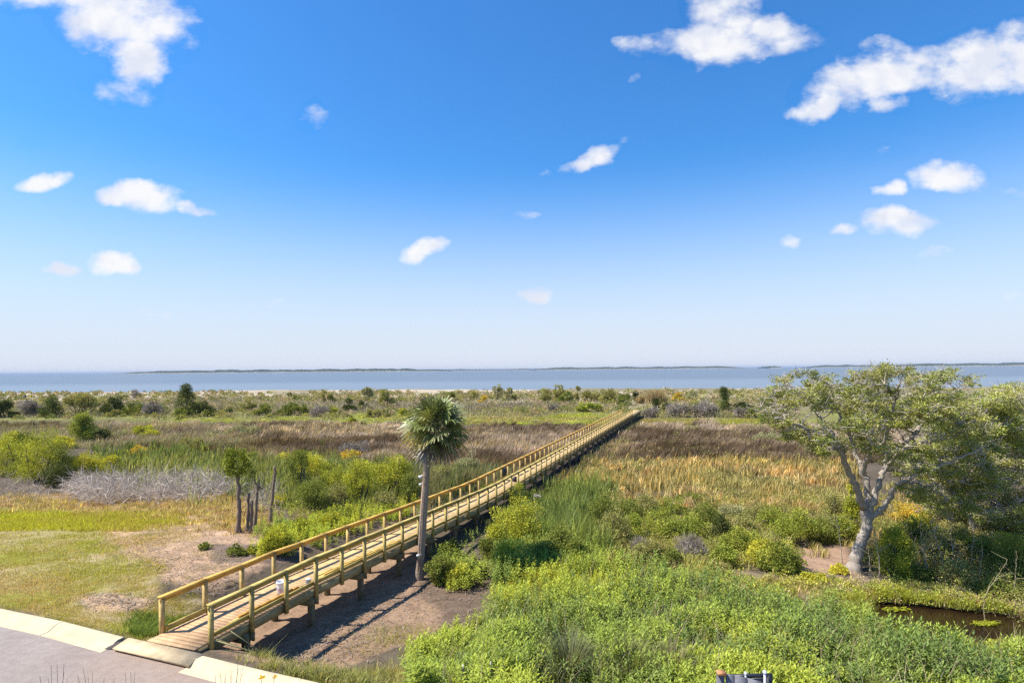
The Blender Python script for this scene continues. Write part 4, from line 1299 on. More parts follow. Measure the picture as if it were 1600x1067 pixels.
GM = 'bushes standing in the marsh edge'
MID = [
    (18, 742, 72, 74, 'bright', 'dome', 'bright yellow green bush cut by the left edge'),
    (66, 752, 84, 92, 'bright', 'dome', 'big bright yellow green bush, tallest at the left'),
    (104, 748, 50, 58, 'green', 'dome', 'darker green bush touching the right of the big bright bush'),
    (130, 692, 70, 46, 'myrtle', 'cone', 'conical green shrub behind the bright bushes at the left'),
    (160, 690, 34, 22, 'dark', 'dome', 'small dark shrub right of the conical green shrub'),
    (136, 748, 46, 50, 'yellow', 'dome', 'yellowish ragged bush right of the big bright bush'),
    (100, 700, 44, 24, 'yellow', 'dome', 'low yellow green bush behind the big bright bush'),
    (212, 716, 46, 22, 'gold', 'dome', 'yellow orange bush standing among the green cattails'),
    (225, 684, 62, 24, 'bright', 'dome', 'light green shrub behind the cattails at the left'),
    (185, 686, 30, 18, 'grey', 'dome', 'pale grey green shrub between the conical shrub and the cattails'),
    (468, 772, 46, 72, 'green', 'upright', 'dark leafy bush left of the middle bright bushes'),
    (458, 726, 66, 28, 'yellow', 'dome', 'olive yellow bush at the back of the middle cattails'),
    (498, 746, 40, 40, 'bright', 'dome', 'light green bush in the middle of the cattails'),
    (562, 790, 58, 72, 'bright', 'upright', 'bright green bush in front of the cattails, left of a taller one'),
    (622, 782, 56, 78, 'bright', 'upright', 'tallest bright green bush just left of the palm'),
    (590, 750, 40, 40, 'green', 'dome', 'green bush between the two bright middle bushes'),
    (546, 720, 50, 22, 'gold', 'dome', 'yellow brown shrub in front of the grey dead brush'),
    (556, 712, 54, 24, 'twig', 'dome', 'grey dead brush standing at the edge of the brown marsh'),
    (650, 706, 26, 12, 'twig', 'dome', 'small grey dead bush left of the palm trunk top'),
    (770, 770, 60, 24, 'green', 'dome', 'green reedy bush behind the left railing right of the palm'),
    (732, 740, 44, 40, 'grey', 'dome', 'pale grey green bush behind the palm trunk'),
    (432, 866, 56, 48, 'bright', 'dome', 'leafy green weed bush nearest the left railing by the bare trunks'),
    (470, 838, 56, 36, 'bright', 'low', 'light green weed bush behind the leafy one by the railing'),
    (515, 828, 84, 38, 'bright', 'low', 'wide yellow green weed patch bush beside the left railing'),
    (370, 868, 30, 22, 'green', 'low', 'small weed clump at the edge of the bare dirt'),
    (322, 858, 22, 12, 'green', 'low', 'tiny weed tuft on the bare dirt'),
    (395, 866, 18, 16, 'bright', 'low', 'small bright weed between the dirt and the leafy weed bush'),
    (690, 912, 50, 44, 'green', 'upright', 'leafy bush at the right foot of the palm'),
    (718, 915, 50, 44, 'bright', 'low', 'leafy bush right of the one at the palm foot'),
    (704, 868, 40, 28, 'green', 'dome', 'leafy weed in the shade beside the boardwalk behind the palm bushes'),
    (745, 900, 30, 26, 'green', 'low', 'low weed at the dark mud right of the palm bushes'),
    (798, 900, 64, 60, 'bright', 'dome', 'tall leafy bush at the edge of the dark mud'),
    (845, 890, 70, 48, 'green', 'dome', 'dark green leafy bush in the shade of tall reeds'),
    (900, 892, 76, 52, 'green', 'dome', 'dark green leafy bush right of the shaded reeds'),
    (808, 800, 36, 46, 'bright', 'upright', 'leafy top poking up against the right railing'),
    (822, 790, 54, 30, 'green', 'dome', 'green reedy bush beside the boardwalk right of the leafy top'),
    (960, 852, 60, 62, 'olive', 'dome', 'olive bush right of the tall reeds'),
    (990, 842, 40, 44, 'myrtle', 'dome', 'small yellow green bush next to the olive bush'),
    (1052, 806, 60, 32, 'myrtle', 'dome', 'dark topped myrtle at the back left'),
    (1046, 842, 66, 40, 'myrtle', 'dome', 'yellow green myrtle in front of the dark topped one'),
    (1104, 822, 50, 46, 'green', 'dome', 'dark myrtle in the middle of the myrtle bushes'),
    (1142, 812, 46, 32, 'grey', 'dome', 'grey green loose bush among the myrtles'),
    (1180, 818, 44, 36, 'olive', 'dome', 'olive bush left of the large dense myrtle'),
    (1246, 850, 92, 58, 'myrtle', 'dome', 'large dense myrtle beside the sandy path'),
    (1160, 868, 76, 50, 'myrtle', 'dome', 'broad yellow green myrtle left of the sandy path'),
    (1224, 892, 84, 52, 'myrtle', 'dome', 'front myrtle bush at the sandy path with brown foot'),
    (1300, 806, 44, 44, 'olive', 'dome', 'olive bush left behind the big oak trunk'),
    (1331, 838, 34, 86, 'bright', 'cone', 'bright green cedar right behind the big oak trunk'),
    (1398, 900, 58, 76, 'bright', 'upright', 'bright green vine covered bush right of the big oak trunk'),
    (1310, 896, 28, 22, 'yellow', 'low', 'small yellow weed on the sandy path by the oak foot'),
    (1420, 860, 60, 56, 'green', 'dome', 'understory bush behind the vine covered bush'),
    (1470, 880, 70, 58, 'olive', 'dome', 'olive understory bush in the middle of the wood edge'),
    (1530, 885, 76, 60, 'green', 'dome', 'green understory bush below the slim oak trunks'),
    (1586, 905, 70, 70, 'green', 'dome', 'green understory bush at the right edge'),
    (1500, 910, 60, 40, 'olive', 'dome', 'olive brushy bush above the pond bank'),
    (1440, 905, 40, 30, 'green', 'low', 'low green bush at the feet of the bare saplings'),
    (1560, 930, 60, 36, 'green', 'low', 'low green bush at the right end of the pond bank'),
    (1350, 700, 120, 30, 'olive', 'low', 'olive scrub seen behind the big oak trunk'),
    (1560, 660, 120, 44, 'olive', 'dome', 'olive wood top behind the oaks at the right edge'),
    (1470, 640, 110, 32, 'olive', 'dome', 'olive wood top behind the right part of the big oak'),
    (1195, 690, 50, 22, 'grey', 'low', 'pale grey green bush hanging at the marsh edge under the oak crown'),
    (20, 700, 46, 30, 'yellow', 'dome', 'yellowish low bush behind the bush cut by the left edge'),
    (486, 800, 66, 50, 'green', 'upright', 'dark green bush in front of the cattails right of the bare pole'),
    (528, 796, 44, 44, 'olive', 'dome', 'dull olive brush between the dark bush and the bright middle bushes'),
    (600, 800, 46, 40, 'olive', 'dome', 'olive brush at the feet of the bright middle bushes'),
    (640, 788, 36, 50, 'green', 'upright', 'dark green bush touching the left of the palm trunk'),
    (436, 790, 36, 26, 'yellow', 'dome', 'yellow green bush right behind the bare leaning pole'),
    (300, 704, 50, 26, 'olive', 'dome', 'olive bush at the back of the left cattails'),
    (380, 680, 60, 24, 'grey', 'low', 'pale grey green bush patch in the brown marsh on the left'),
    (690, 760, 50, 40, 'olive', 'dome', 'olive reedy bush right behind the palm trunk'),
    (820, 860, 84, 84, 'bright', 'dome', 'large light green bush at the left end of the reeds'),
    (872, 884, 90, 64, 'green', 'dome', 'large green leafy bush below the reeds'),
    (1010, 880, 60, 40, 'olive', 'dome', 'olive brushy bush at the left of the myrtle bushes'),
    (1080, 872, 62, 38, 'twig', 'dome', 'pale dead brush in front of the myrtle bushes'),
    (1010, 800, 50, 34, 'olive', 'dome', 'pale olive bush at the back of the reeds'),
    (1150, 780, 56, 22, 'olive', 'low', 'low olive bush in the rust grass'),
    (1080, 786, 56, 24, 'green', 'low', 'low green bush at the front of the rust grass'),
    (1290, 830, 46, 36, 'olive', 'dome', 'olive bush between the dense myrtle and the oak trunk'),
    (1000, 868, 44, 30, 'twig', 'dome', 'straw brown dead brush right of the reeds'),
    (1120, 900, 60, 26, 'olive', 'low', 'low olive bush behind the leafy weeds'),
    (1270, 910, 50, 20, 'yellow', 'low', 'low yellow green weed patch below the sandy path'),
    (1380, 880, 50, 46, 'olive', 'dome', 'olive brush directly right of the big oak trunk'),
    (1490, 850, 70, 40, 'olive', 'dome', 'olive brush between the slim oak trunks'),
    (1550, 868, 60, 36, 'twig', 'dome', 'brown bare brush below the slim oak trunks'),
    (1420, 820, 60, 40, 'gold', 'dome', 'rust coloured brush seen below the long right limb of the big oak'),
    (480, 758, 60, 56, 'yellow', 'dome', 'yellow olive bush behind the dark leafy bush left of the middle'),
    (520, 770, 56, 50, 'bright', 'dome', 'light green ragged bush left of the bright middle bushes'),
    (592, 782, 50, 62, 'bright', 'upright', 'light green bush between the two tall bright middle bushes'),
    (540, 808, 60, 28, 'green', 'low', 'low dark green bush in front of the middle cattails'),
    (612, 806, 60, 24, 'bright', 'low', 'low light green bush below the tallest bright middle bush'),
    (40, 700, 60, 34, 'green', 'dome', 'dark green bush behind the bush cut by the left edge'),
    (92, 760, 44, 40, 'dark', 'dome', 'dark shaded bush at the foot of the big bright bush'),
    (172, 740, 44, 34, 'yellow', 'dome', 'yellowish bush at the left end of the cattails'),
    (985, 812, 56, 44, 'green', 'dome', 'round green bush at the right end of the reeds'),
    (1030, 826, 50, 40, 'myrtle', 'dome', 'myrtle bush in front of the dark topped one'),
    (1080, 844, 56, 46, 'myrtle', 'dome', 'yellow green myrtle in the front centre of the myrtle bushes'),
    (1128, 842, 44, 40, 'dark', 'dome', 'small dark myrtle with a brown hollow beside it'),
    (1160, 836, 46, 38, 'olive', 'dome', 'olive myrtle right of the small dark one'),
    (1206, 826, 50, 40, 'myrtle', 'dome', 'yellow green myrtle touching the left of the large dense one'),
    (1284, 846, 50, 44, 'green', 'dome', 'dark green right half of the large dense myrtle'),
    (1190, 884, 60, 44, 'yellow', 'dome', 'yellowish myrtle between the broad one and the front one'),
    (1130, 884, 56, 34, 'myrtle', 'dome', 'low myrtle left of the broad yellow green one'),
    (1046, 884, 54, 36, 'green', 'low', 'low green bush left of the pale dead brush'),
    (940, 830, 50, 60, 'green', 'upright', 'tall dark green bush inside the reeds at their right side'),
    (790, 850, 60, 70, 'bright', 'dome', 'light green bush against the right railing at the reeds'),
    (765, 872, 44, 36, 'green', 'dome', 'small green bush in the shade beside the boardwalk left of the reeds'),
    (1315, 848, 40, 50, 'myrtle', 'dome', 'myrtle bush touching the left of the big oak trunk'),
    (1440, 850, 60, 54, 'bright', 'dome', 'light green bush under the long right limb of the big oak'),
    (1520, 880, 60, 44, 'bright', 'low', 'light green low bush below the slim oak trunks'),
    (1578, 880, 60, 54, 'bright', 'dome', 'light green bush near the right edge below the oaks'),
]
for (u, v, w, h, k, sh, lab) in MID:
    bush('bush', lab, (u, v), w, h, k, sh, GM, 'bush', dens=1.0, bare=.25 if k in ('myrtle', 'olive') else 0)


VEGK = 1.45


# ------------------------------------------------------------------ grass fields and ground cover (nobody could count it)
def sample_px(poly, n, rg, bias=0.0, ex_walk=True, fz=(9, 3.5)):
    us = [p[0] for p in poly]; vs = [p[1] for p in poly]
    U, V = np.zeros(0), np.zeros(0)
    while len(U) < n:
        k = int(n * 1.6) + 10
        u = rg.uniform(min(us), max(us), k); t = rg.random(k) ** (1 + bias); v = min(vs) + (max(vs) - min(vs)) * t
        ju = u + 50 * (vnoise(u * .03, v * .08, 91, 3) - .5); jv = v + 22 * (vnoise(u * .03, v * .08, 92, 3) - .5)
        ju = ju + rg.standard_normal(k) * fz[0]; jv = jv + rg.standard_normal(k) * fz[1]
        ok = inpoly(poly, ju, jv); U = np.concatenate([U, u[ok]]); V = np.concatenate([V, v[ok]])
    U, V = U[:n], V[:n]
    X, Y, Z = at(U, V)
    s, lat = bcoord(X, Y)
    keep = curb_dist(X, Y) > .05
    if ex_walk: keep &= ~((lat > -.35) & (lat < BW + .35) & (s > -.5) & (s < BL))
    return np.stack([X, Y, Z], 1)[keep]


def field(name, poly, n, h, wpx, pal, scale=(.1, .1), lean=.25, wind=(0.12, -.03), tip=None, seg=1, wmin=.012, mat=None, seed=0, bias=0, hn=.5, fan=1.0, gate=None, label=None, con=2.4, rnd=.28, fz=(9, 3.5), var=.30, swirl=0.0, clump=None):
    rg = np.random.default_rng(seed + 100)
    P = sample_px(poly, n if clump is None else int(n / clump[0]), rg, bias, fz=fz)
    if gate is not None:
        nz = vnoise(P[:, 0] * gate[0], P[:, 1] * gate[0], seed + 5, 3)
        P = P[nz + .25 * (rg.random(len(P)) - .5) > gate[1]]
    fan_out = hk = ck = None
    if clump is not None:                       # blades stand in tussocks that lean outwards
        K = len(P); cnt = np.clip(rg.gamma(2.2, clump[0] / 2.2, K), 3, clump[0] * 4).astype(int)
        k = np.repeat(np.arange(K), cnt); sg = clump[1] * rg.uniform(.5, 1.4, K)
        off = rg.standard_normal((len(k), 2)) * sg[k][:, None]
        fan_out = off * .5; hk = rg.uniform(.45, 1.25, K)[k] * np.exp(-.25 * (off ** 2).sum(1) / np.maximum(sg[k], .01) ** 2); ck = np.exp(.26 * rg.standard_normal((K, 1)))[k]
        P = P[k]; P[:, :2] += off
        s_, lat_ = bcoord(P[:, 0], P[:, 1]); ok = ~((lat_ > -.3) & (lat_ < BW + .3) & (s_ > -.5) & (s_ < BL))
        P, fan_out, hk, ck = P[ok], fan_out[ok], hk[ok], ck[ok]
    n = len(P)
    nz = .68 * vnoise(P[:, 0] * scale[0], P[:, 1] * scale[1], seed, 4) + .32 * vnoise(P[:, 0] * scale[0] * 5, P[:, 1] * scale[1] * 4, seed + 9, 3)
    nz2 = vnoise(P[:, 0] * scale[0] * 2.3 + 5, P[:, 1] * scale[1] * 2.3, seed + 50, 3)
    hh = h[0] + (h[1] - h[0]) * np.clip(rg.random(n) * (1 - hn) + hn * np.clip((nz2 - .2) * 1.7, 0, 1), 0, 1)
    t = np.clip((nz - .5) * con + .5 + rnd * rg.standard_normal(n), 0, .999) * (len(pal) - 1)
    i = t.astype(int); f = (t - i)[:, None]; pa = np.array(pal, float)
    i = np.clip(i, 0, len(pal) - 2)
    C = (pa[i] * (1 - f) + pa[i + 1] * f) * np.exp(var * rg.standard_normal((n, 1))) * VEGK
    if clump is not None: hh = hh * hk; C = C * ck
    ln = (0 if fan_out is None else fan_out * hh[:, None]) + rg.standard_normal((n, 2)) * lean * hh[:, None] + np.array(wind) * hh[:, None] * (.5 + nz2[:, None])
    if swirl:
        th = (vnoise(P[:, 0] * .12, P[:, 1] * .2, seed + 70, 3) - .5) * 9
        ln = ln + (np.stack([np.cos(th), np.sin(th)], 1) * (swirl * hh)[:, None])
    w = np.maximum(wmin, wpx * P[:, 1] / FPX) * rg.uniform(.7, 1.3, n)
    # blades mostly broadside to the sun's and the viewer's quadrant, some edge-on
    ang = rg.uniform(-1.35, 1.35, n) * fan
    g = Geo()
    tc = None if tip is None else C * .45 + np.array(tip) * .55 * rg.uniform(.7, 1.3, (n, 1))
    g.blades(P - np.array([0, 0, .03]), hh + .03, w, ln, ang, C, seg, tc)
    o = g.build(name, mat or M_GRASS)
    tag(o, label, None, None, 'stuff')
    return o


BROWN = [(.088, .065, .046), (.130, .100, .073), (.175, .138, .104), (.215, .175, .137), (.27, .222, .178)]
# brown marsh, both sides of the boardwalk
field('marsh_grass', [(-140, 660), (300, 662), (560, 662), (640, 664), (880, 664), (940, 664), (900, 700), (800, 745), (735, 745), (640, 734), (560, 728), (430, 722), (330, 708), (180, 692), (-140, 676)], 110000, (.35, 1.2), 1.25, BROWN, (.05, .10), .16, (.25, -.05), None, seed=1, hn=.85, con=5.5, rnd=.16, fz=(20, 4), swirl=.45, clump=(26, .45))
field('marsh_grass', [(985, 664), (1060, 664), (1300, 662), (1420, 664), (1420, 720), (1330, 722), (1200, 714), (1090, 722), (960, 720), (905, 718), (940, 690)], 70000, (.35, 1.2), 1.25, BROWN, (.05, .10), .16, (.25, -.05), None, seed=52, hn=.85, con=5.0, rnd=.16, fz=(20, 4), swirl=.45, clump=(26, .45))
# yellow green flats
YG = [(.27, .21, .10), (.25, .235, .07), (.24, .265, .045), (.27, .30, .04)]
field('meadow_grass', [(200, 658), (330, 662), (560, 662), (640, 664), (740, 664), (880, 664), (960, 662), (985, 645), (900, 646), (780, 636), (640, 640), (560, 652), (330, 652)], 34000, (.12, .4), 1.1, YG, (.05, .12), .3, seed=3, con=4, fz=(20, 2), clump=(12, .4))
field('meadow_grass', [(985, 664), (1230, 662), (1230, 655), (1000, 656)], 12000, (.12, .4), 1.1, YG, (.05, .12), .3, seed=4)
# grey brown dune scrub and sea oats
field('dune_scrub', [(-140, 654), (330, 650), (640, 645), (985, 640), (1020, 650), (1250, 652), (1250, 622), (1000, 626), (640, 622), (300, 626), (-140, 632)], 34000, (.25, .95), .9, [(.17, .13, .09), (.24, .19, .13), (.21, .19, .09), (.36, .28, .17)], (.05, .07), .45, seed=5, hn=.6, gate=(.045, .36), mat=M_DRY)
def scrub(name, poly, n, size, pal, leaves, seed, flat=.7):
    rg = np.random.default_rng(seed)
    P = sample_px(poly, n, rg, 0, fz=(20, 3)); n = len(P)
    r = rg.uniform(size[0], size[1], n) * rg.uniform(.6, 1.2, n)
    k = np.repeat(np.arange(n), leaves); m = len(k)
    q = rg.standard_normal((m, 3)); q /= np.linalg.norm(q, axis=1, keepdims=True); q[:, 2] = np.abs(q[:, 2]) * flat * 1.6
    q[:, :2] *= 1.15
    B = P[k] + q * r[k][:, None] * rg.uniform(.5, 1.1, (m, 1))
    mm = P[k][:, 1] / FPX
    C = np.array(pal)[rg.integers(0, len(pal), n)][k] * np.exp(.32 * rg.standard_normal((m, 1))) * (1.4 if name == 'dune_scrub' else 1.6)
    g = Geo(); L = np.maximum(.07, (2.6 if name == 'dune_scrub' else 2.1) * mm) * rg.uniform(.7, 1.3, m)
    g.leaves(B, q + rg.standard_normal((m, 3)) * .6, q + rg.standard_normal((m, 3)) * .5, L, L * .42, C)
    tag(g.build(name, M_LEAF), kind='stuff')


SCR = [(.145, .15, .065), (.19, .175, .085), (.23, .185, .135), (.27, .225, .17), (.115, .135, .045), (.20, .20, .06)]
scrub('dune_scrub', [(-140, 656), (330, 654), (560, 650), (640, 645), (640, 636), (330, 634), (-140, 638)], 250, (.4, 1.1), SCR, 90, 1)
scrub('dune_scrub', [(-140, 636), (330, 632), (640, 634), (985, 634), (985, 624), (640, 622), (300, 624), (-140, 630)], 150, (.5, 1.2), SCR, 60, 2)
scrub('dune_scrub', [(430, 628), (640, 626), (985, 626), (985, 613), (640, 613), (430, 615)], 520, (.4, 1.1), SCR, 40, 21)
scrub('dune_scrub', [(985, 630), (1260, 628), (1260, 611), (985, 613)], 300, (.4, 1.1), SCR, 40, 22)
scrub('dune_scrub', [(-140, 632), (430, 628), (430, 616), (-140, 617)], 330, (.3, .9), SCR, 40, 23)
scrub('dune_scrub', [(-140, 618), (430, 616), (430, 612), (-140, 613)], 240, (.3, .7), SCR, 30, 24)
scrub('dune_scrub', [(985, 654), (1250, 654), (1250, 626), (1000, 630)], 150, (.4, 1.2), SCR, 90, 3)
scrub('dune_scrub', [(800, 645), (985, 642), (985, 630), (800, 632)], 60, (.5, 1.0), SCR, 80, 4)
scrub('marsh_scrub', [(-40, 700), (330, 700), (420, 690), (330, 668), (-40, 668)], 60, (.4, .9), [(.17, .185, .08), (.21, .21, .12), (.25, .22, .17)], 120, 5)
scrub('marsh_scrub', [(420, 806), (470, 770), (560, 770), (660, 770), (660, 796), (560, 806), (460, 816)], 90, (.25, .6), [(.15, .18, .05), (.22, .24, .05), (.25, .20, .12), (.12, .14, .045)], 130, 6)
scrub('marsh_scrub', [(950, 890), (1100, 892), (1180, 880), (1230, 850), (1340, 840), (1340, 790), (1150, 778), (960, 790)], 520, (.2, .6), [(.17, .19, .045), (.21, .215, .05), (.25, .225, .12), (.13, .15, .04), (.19, .205, .045), (.155, .165, .06)], 170, 7)
scrub('marsh_scrub', [(780, 890), (950, 885), (960, 800), (930, 760), (860, 762), (800, 790), (775, 830)], 190, (.25, .75), [(.14, .18, .045), (.18, .22, .045), (.11, .15, .045), (.20, .22, .06)], 160, 9)
scrub('marsh_scrub', [(440, 800), (560, 796), (650, 780), (650, 735), (560, 715), (450, 725)], 190, (.3, .8), [(.17, .21, .04), (.22, .24, .045), (.13, .16, .04), (.20, .19, .09), (.24, .265, .04)], 150, 10)
scrub('marsh_scrub', [(900, 720), (1000, 712), (1330, 716), (1330, 800), (1100, 800), (900, 800)], 260, (.25, .7), [(.17, .19, .06), (.20, .20, .08), (.25, .22, .13)], 110, 11)
scrub('marsh_scrub', [(930, 712), (1180, 712), (1330, 712), (1330, 672), (1000, 668)], 70, (.3, .7), [(.17, .18, .06), (.21, .19, .09), (.24, .20, .13)], 70, 16)
field('marsh_grass', [(940, 722), (1330, 722), (1330, 690), (985, 690)], 9000, (.3, .9), 1.2, [(.24, .20, .11), (.30, .25, .14), (.26, .19, .09)], (.1, .2), .2, seed=42, clump=(22, .35), gate=(.12, .45), fz=(26, 8))
scrub('wood_edge_scrub', [(1345, 860), (1400, 900), (1480, 915), (1660, 950), (1660, 820), (1480, 800), (1345, 790)], 300, (.3, .9), [(.15, .17, .045), (.11, .13, .04), (.19, .20, .05), (.21, .175, .09), (.13, .16, .04)], 150, 12)
scrub('wood_edge_scrub', [(1620, 1010), (1620, 720), (1700, 640), (2100, 640), (2100, 1010)], 620, (.4, 1.5), [(.13, .15, .045), (.17, .18, .05), (.20, .19, .09), (.11, .135, .04)], 90, 14)
scrub('marsh_scrub', [(-60, 790), (-60, 650), (-520, 650), (-520, 800)], 260, (.4, 1.3), [(.17, .18, .05), (.20, .19, .09), (.24, .20, .13), (.13, .15, .045)], 90, 15)
scrub('bank_scrub', [(1080, 905), (1320, 905), (1440, 915), (1640, 958), (1640, 975), (1440, 942), (1320, 935), (1100, 925)], 150, (.12, .38), [(.20, .23, .05), (.25, .26, .05), (.26, .22, .14), (.17, .20, .05)], 90, 13)
scrub('marsh_scrub', [(700, 765), (800, 735), (760, 725), (660, 730)], 40, (.3, .7), [(.17, .185, .08), (.21, .21, .12), (.13, .17, .05)], 130, 8)
# cattails left
CAT = [(.085, .125, .035), (.135, .175, .045), (.19, .215, .055), (.24, .23, .10)]
field('cattails', [(170, 702), (330, 712), (430, 724), (640, 738), (650, 770), (620, 792), (520, 800), (440, 780), (350, 762), (240, 748), (140, 745), (150, 700)], 30000, (.6, 1.4), 1.35, CAT, (.11, .16), .12, (.10, -.03), (.20, .21, .09), seg=2, seed=6, hn=.75, fz=(30, 12), con=3, var=.42, gate=(.33, .38), clump=(14, .3))
field('cattails', [(640, 738), (740, 740), (800, 748), (700, 770), (652, 792), (640, 775)], 10000, (.6, 1.5), 1.3, [(.15, .125, .085), (.13, .155, .06), (.11, .155, .045)], (.13, .2), .16, (.1, -.03), (.2, .19, .1), seg=2, seed=7, hn=.7, fz=(18, 8), clump=(14, .25))
field('pale_brush', [(-40, 664), (330, 664), (420, 690), (330, 702), (150, 702), (-40, 700)], 16000, (.4, 1.0), .9, [(.18, .15, .11), (.17, .18, .09), (.24, .21, .16)], (.09, .13), .35, seed=8)
# flattened dead reeds, silver grey
rg = np.random.default_rng(5)
g = Geo()
P = sample_px([(96, 782), (120, 762), (240, 752), (345, 754), (378, 760), (372, 776), (240, 784), (130, 790)], 7500, rg)
hump = vnoise(P[:, 0] * .45, P[:, 1] * .45, 55, 3)
P[:, 2] += rg.random(len(P)) ** 1.1 * (.15 + 1.25 * hump)
D = np.stack([rg.standard_normal(len(P)) * .75 - .2, rg.standard_normal(len(P)) * .6 - .25, rg.standard_normal(len(P)) * .75], 1)
C = np.array([.64, .535, .45]) * rg.uniform(.4, 1.25, (len(P), 1))
g.leaves(P, D, rg.standard_normal((len(P), 3)), rg.uniform(.45, 1.2, len(P)), .028, C)
P = sample_px([(-30, 790), (-30, 755), (40, 756), (80, 772), (80, 792)], 600, rg); P[:, 2] += rg.random(len(P)) * .7
D = rg.standard_normal((len(P), 3)) * np.array([.6, .6, .8]); g.leaves(P, D, rg.standard_normal((len(P), 3)), rg.uniform(.4, 1., len(P)), .026, np.array([.50, .41, .34]) * rg.uniform(.5, 1.2, (len(P), 1)))
P = sample_px([(384, 800), (384, 760), (412, 750), (440, 775), (430, 806)], 900, rg); P[:, 2] += rg.random(len(P)) * .7
D = rg.standard_normal((len(P), 3)) * np.array([.6, .6, .8]); g.leaves(P, D, rg.standard_normal((len(P), 3)), rg.uniform(.4, 1., len(P)), .024, np.array([.50, .42, .35]) * rg.uniform(.5, 1.2, (len(P), 1)))
tag(g.build('dead_reeds', M_DRY), kind='stuff')
# rust and straw coloured fringe before the reeds
field('straw_grass', [(-60, 796), (-60, 772), (130, 786), (380, 776), (425, 790), (440, 828), (360, 838), (310, 812), (150, 806)], 26000, (.12, .42), .8, [(.25, .18, .11), (.29, .21, .10), (.29, .27, .09), (.33, .285, .18), (.25, .265, .055), (.30, .22, .09)], (.35, .7), .35, seed=9, con=4, fz=(26, 6), var=.38, clump=(14, .14))
# short lawn blades
LAWN = [(.34, .265, .15), (.30, .255, .10), (.26, .245, .055), (.235, .26, .04)]
field('lawn_grass', [(-160, 792), (150, 800), (330, 806), (300, 840), (240, 860), (250, 900), (245, 940), (330, 930), (246, 1004), (0, 950), (-160, 915)], 120000, (.03, .10), .85, LAWN, (.42, .42), .5, seed=10, gate=(.75, .34), hn=.6)
field('lawn_grass', [(-60, 800), (150, 800), (290, 806), (240, 826), (100, 830), (-60, 828)], 26000, (.08, .22), .85, [(.29, .27, .06), (.30, .32, .035)], (.35, .6), .4, seed=12, fz=(26, 6))
# weeds at the foot of the first post and along the curb
field('roadside_weeds', [(190, 960), (235, 968), (262, 975), (300, 960), (300, 985), (244, 1000), (205, 988)], 2600, (.08, .24), .9, [(.10, .15, .035), (.13, .17, .04)], (.9, .9), .6, seg=2, seed=13)
field('roadside_weeds', [(322, 1010), (345, 1000), (400, 1022), (460, 1042), (540, 1055), (640, 1048), (640, 1080), (530, 1080), (430, 1046)], 9000, (.10, .36), .75, [(.24, .22, .09), (.15, .19, .05), (.27, .235, .115)], (.8, .8), .55, seg=2, seed=14, clump=(18, .10))
field('roadside_weeds', [(560, 985), (600, 970), (690, 985), (660, 1040), (560, 1052)], 3000, (.04, .20), .8, [(.26, .23, .1), (.19, .22, .05)], (.8, .8), .6, seed=15, gate=(.8, .5))
field('dirt_grass', [(380, 1005), (520, 1000), (640, 900), (700, 960), (600, 1020), (480, 1040)], 3500, (.03, .12), .8, [(.30, .24, .13), (.22, .22, .06)], (.8, .8), .7, seed=16, gate=(.9, .6))
field('dirt_grass', [(200, 850), (330, 805), (420, 845), (330, 925), (250, 905)], 7000, (.02, .09), .8, [(.34, .25, .15), (.22, .22, .07)], (.8, .8), .7, seed=17, gate=(.9, .52))
# right: reeds, straw and rust grass
field('tall_reeds', [(772, 812), (800, 790), (850, 770), (940, 760), (965, 800), (960, 862), (905, 885), (830, 880), (780, 862)], 13000, (.6, 1.7), 1.3, [(.10, .15, .05), (.15, .20, .05), (.21, .235, .06)], (.2, .25), .16, (.06, -.02), (.2, .22, .08), seg=2, seed=18, hn=.8, fz=(26, 12), var=.42, gate=(.5, .36), clump=(16, .22))
GOLD = [(.22, .20, .08), (.25, .225, .11), (.31, .27, .155), (.27, .225, .10), (.33, .21, .07), (.29, .225, .13), (.28, .22, .12), (.25, .22, .09)]
field('rust_grass', [(850, 760), (930, 722), (1090, 720), (1330, 720), (1345, 790), (1300, 800), (1200, 796), (1100, 790), (1000, 790), (940, 780)], 48000, (.15, .95), 1.2, GOLD, (.10, .17), .2, (.08, -.02), None, seg=2, seed=19, clump=(24, .24), con=7, hn=.8, fz=(30, 14), var=.4, swirl=.15, rnd=.12, gate=(.4, .27))
field('rust_grass', [(850, 770), (960, 722), (1330, 722), (1345, 780), (1000, 790)], 2600, (.7, 1.2), 1.2, [(.33, .23, .07), (.36, .26, .09), (.31, .25, .11)], (.2, .3), .15, seed=31, gate=(.25, .52), fz=(26, 12), seg=2)
field('mixed_grass', [(930, 800), (1100, 800), (1310, 805), (1330, 850), (1200, 860), (1120, 900), (940, 890), (930, 850)], 15000, (.15, .7), 1.2, [(.17, .20, .055), (.25, .225, .08), (.33, .26, .16), (.20, .22, .05)], (.45, .5), .25, seg=2, seed=20, tip=(.33, .29, .14), fz=(20, 9), con=4, var=.4, hn=.8, clump=(22, .2))
field('mixed_grass', [(1400, 760), (1660, 780), (1660, 900), (1420, 890), (1345, 860), (1345, 800)], 16000, (.3, .9), .8, [(.14, .15, .05), (.24, .20, .09), (.28, .2, .1)], (.4, .5), .3, seg=2, seed=21, clump=(20, .2))
field('bank_grass', [(1060, 892), (1180, 905), (1310, 905), (1420, 912), (1560, 940), (1660, 960), (1660, 985), (1590, 970), (1480, 954), (1360, 944), (1200, 938), (1080, 915)], 15000, (.08, .40), .85, [(.33, .26, .17), (.23, .22, .06), (.20, .23, .04), (.28, .27, .05)], (.6, .6), .5, seg=2, seed=22, clump=(16, .12))
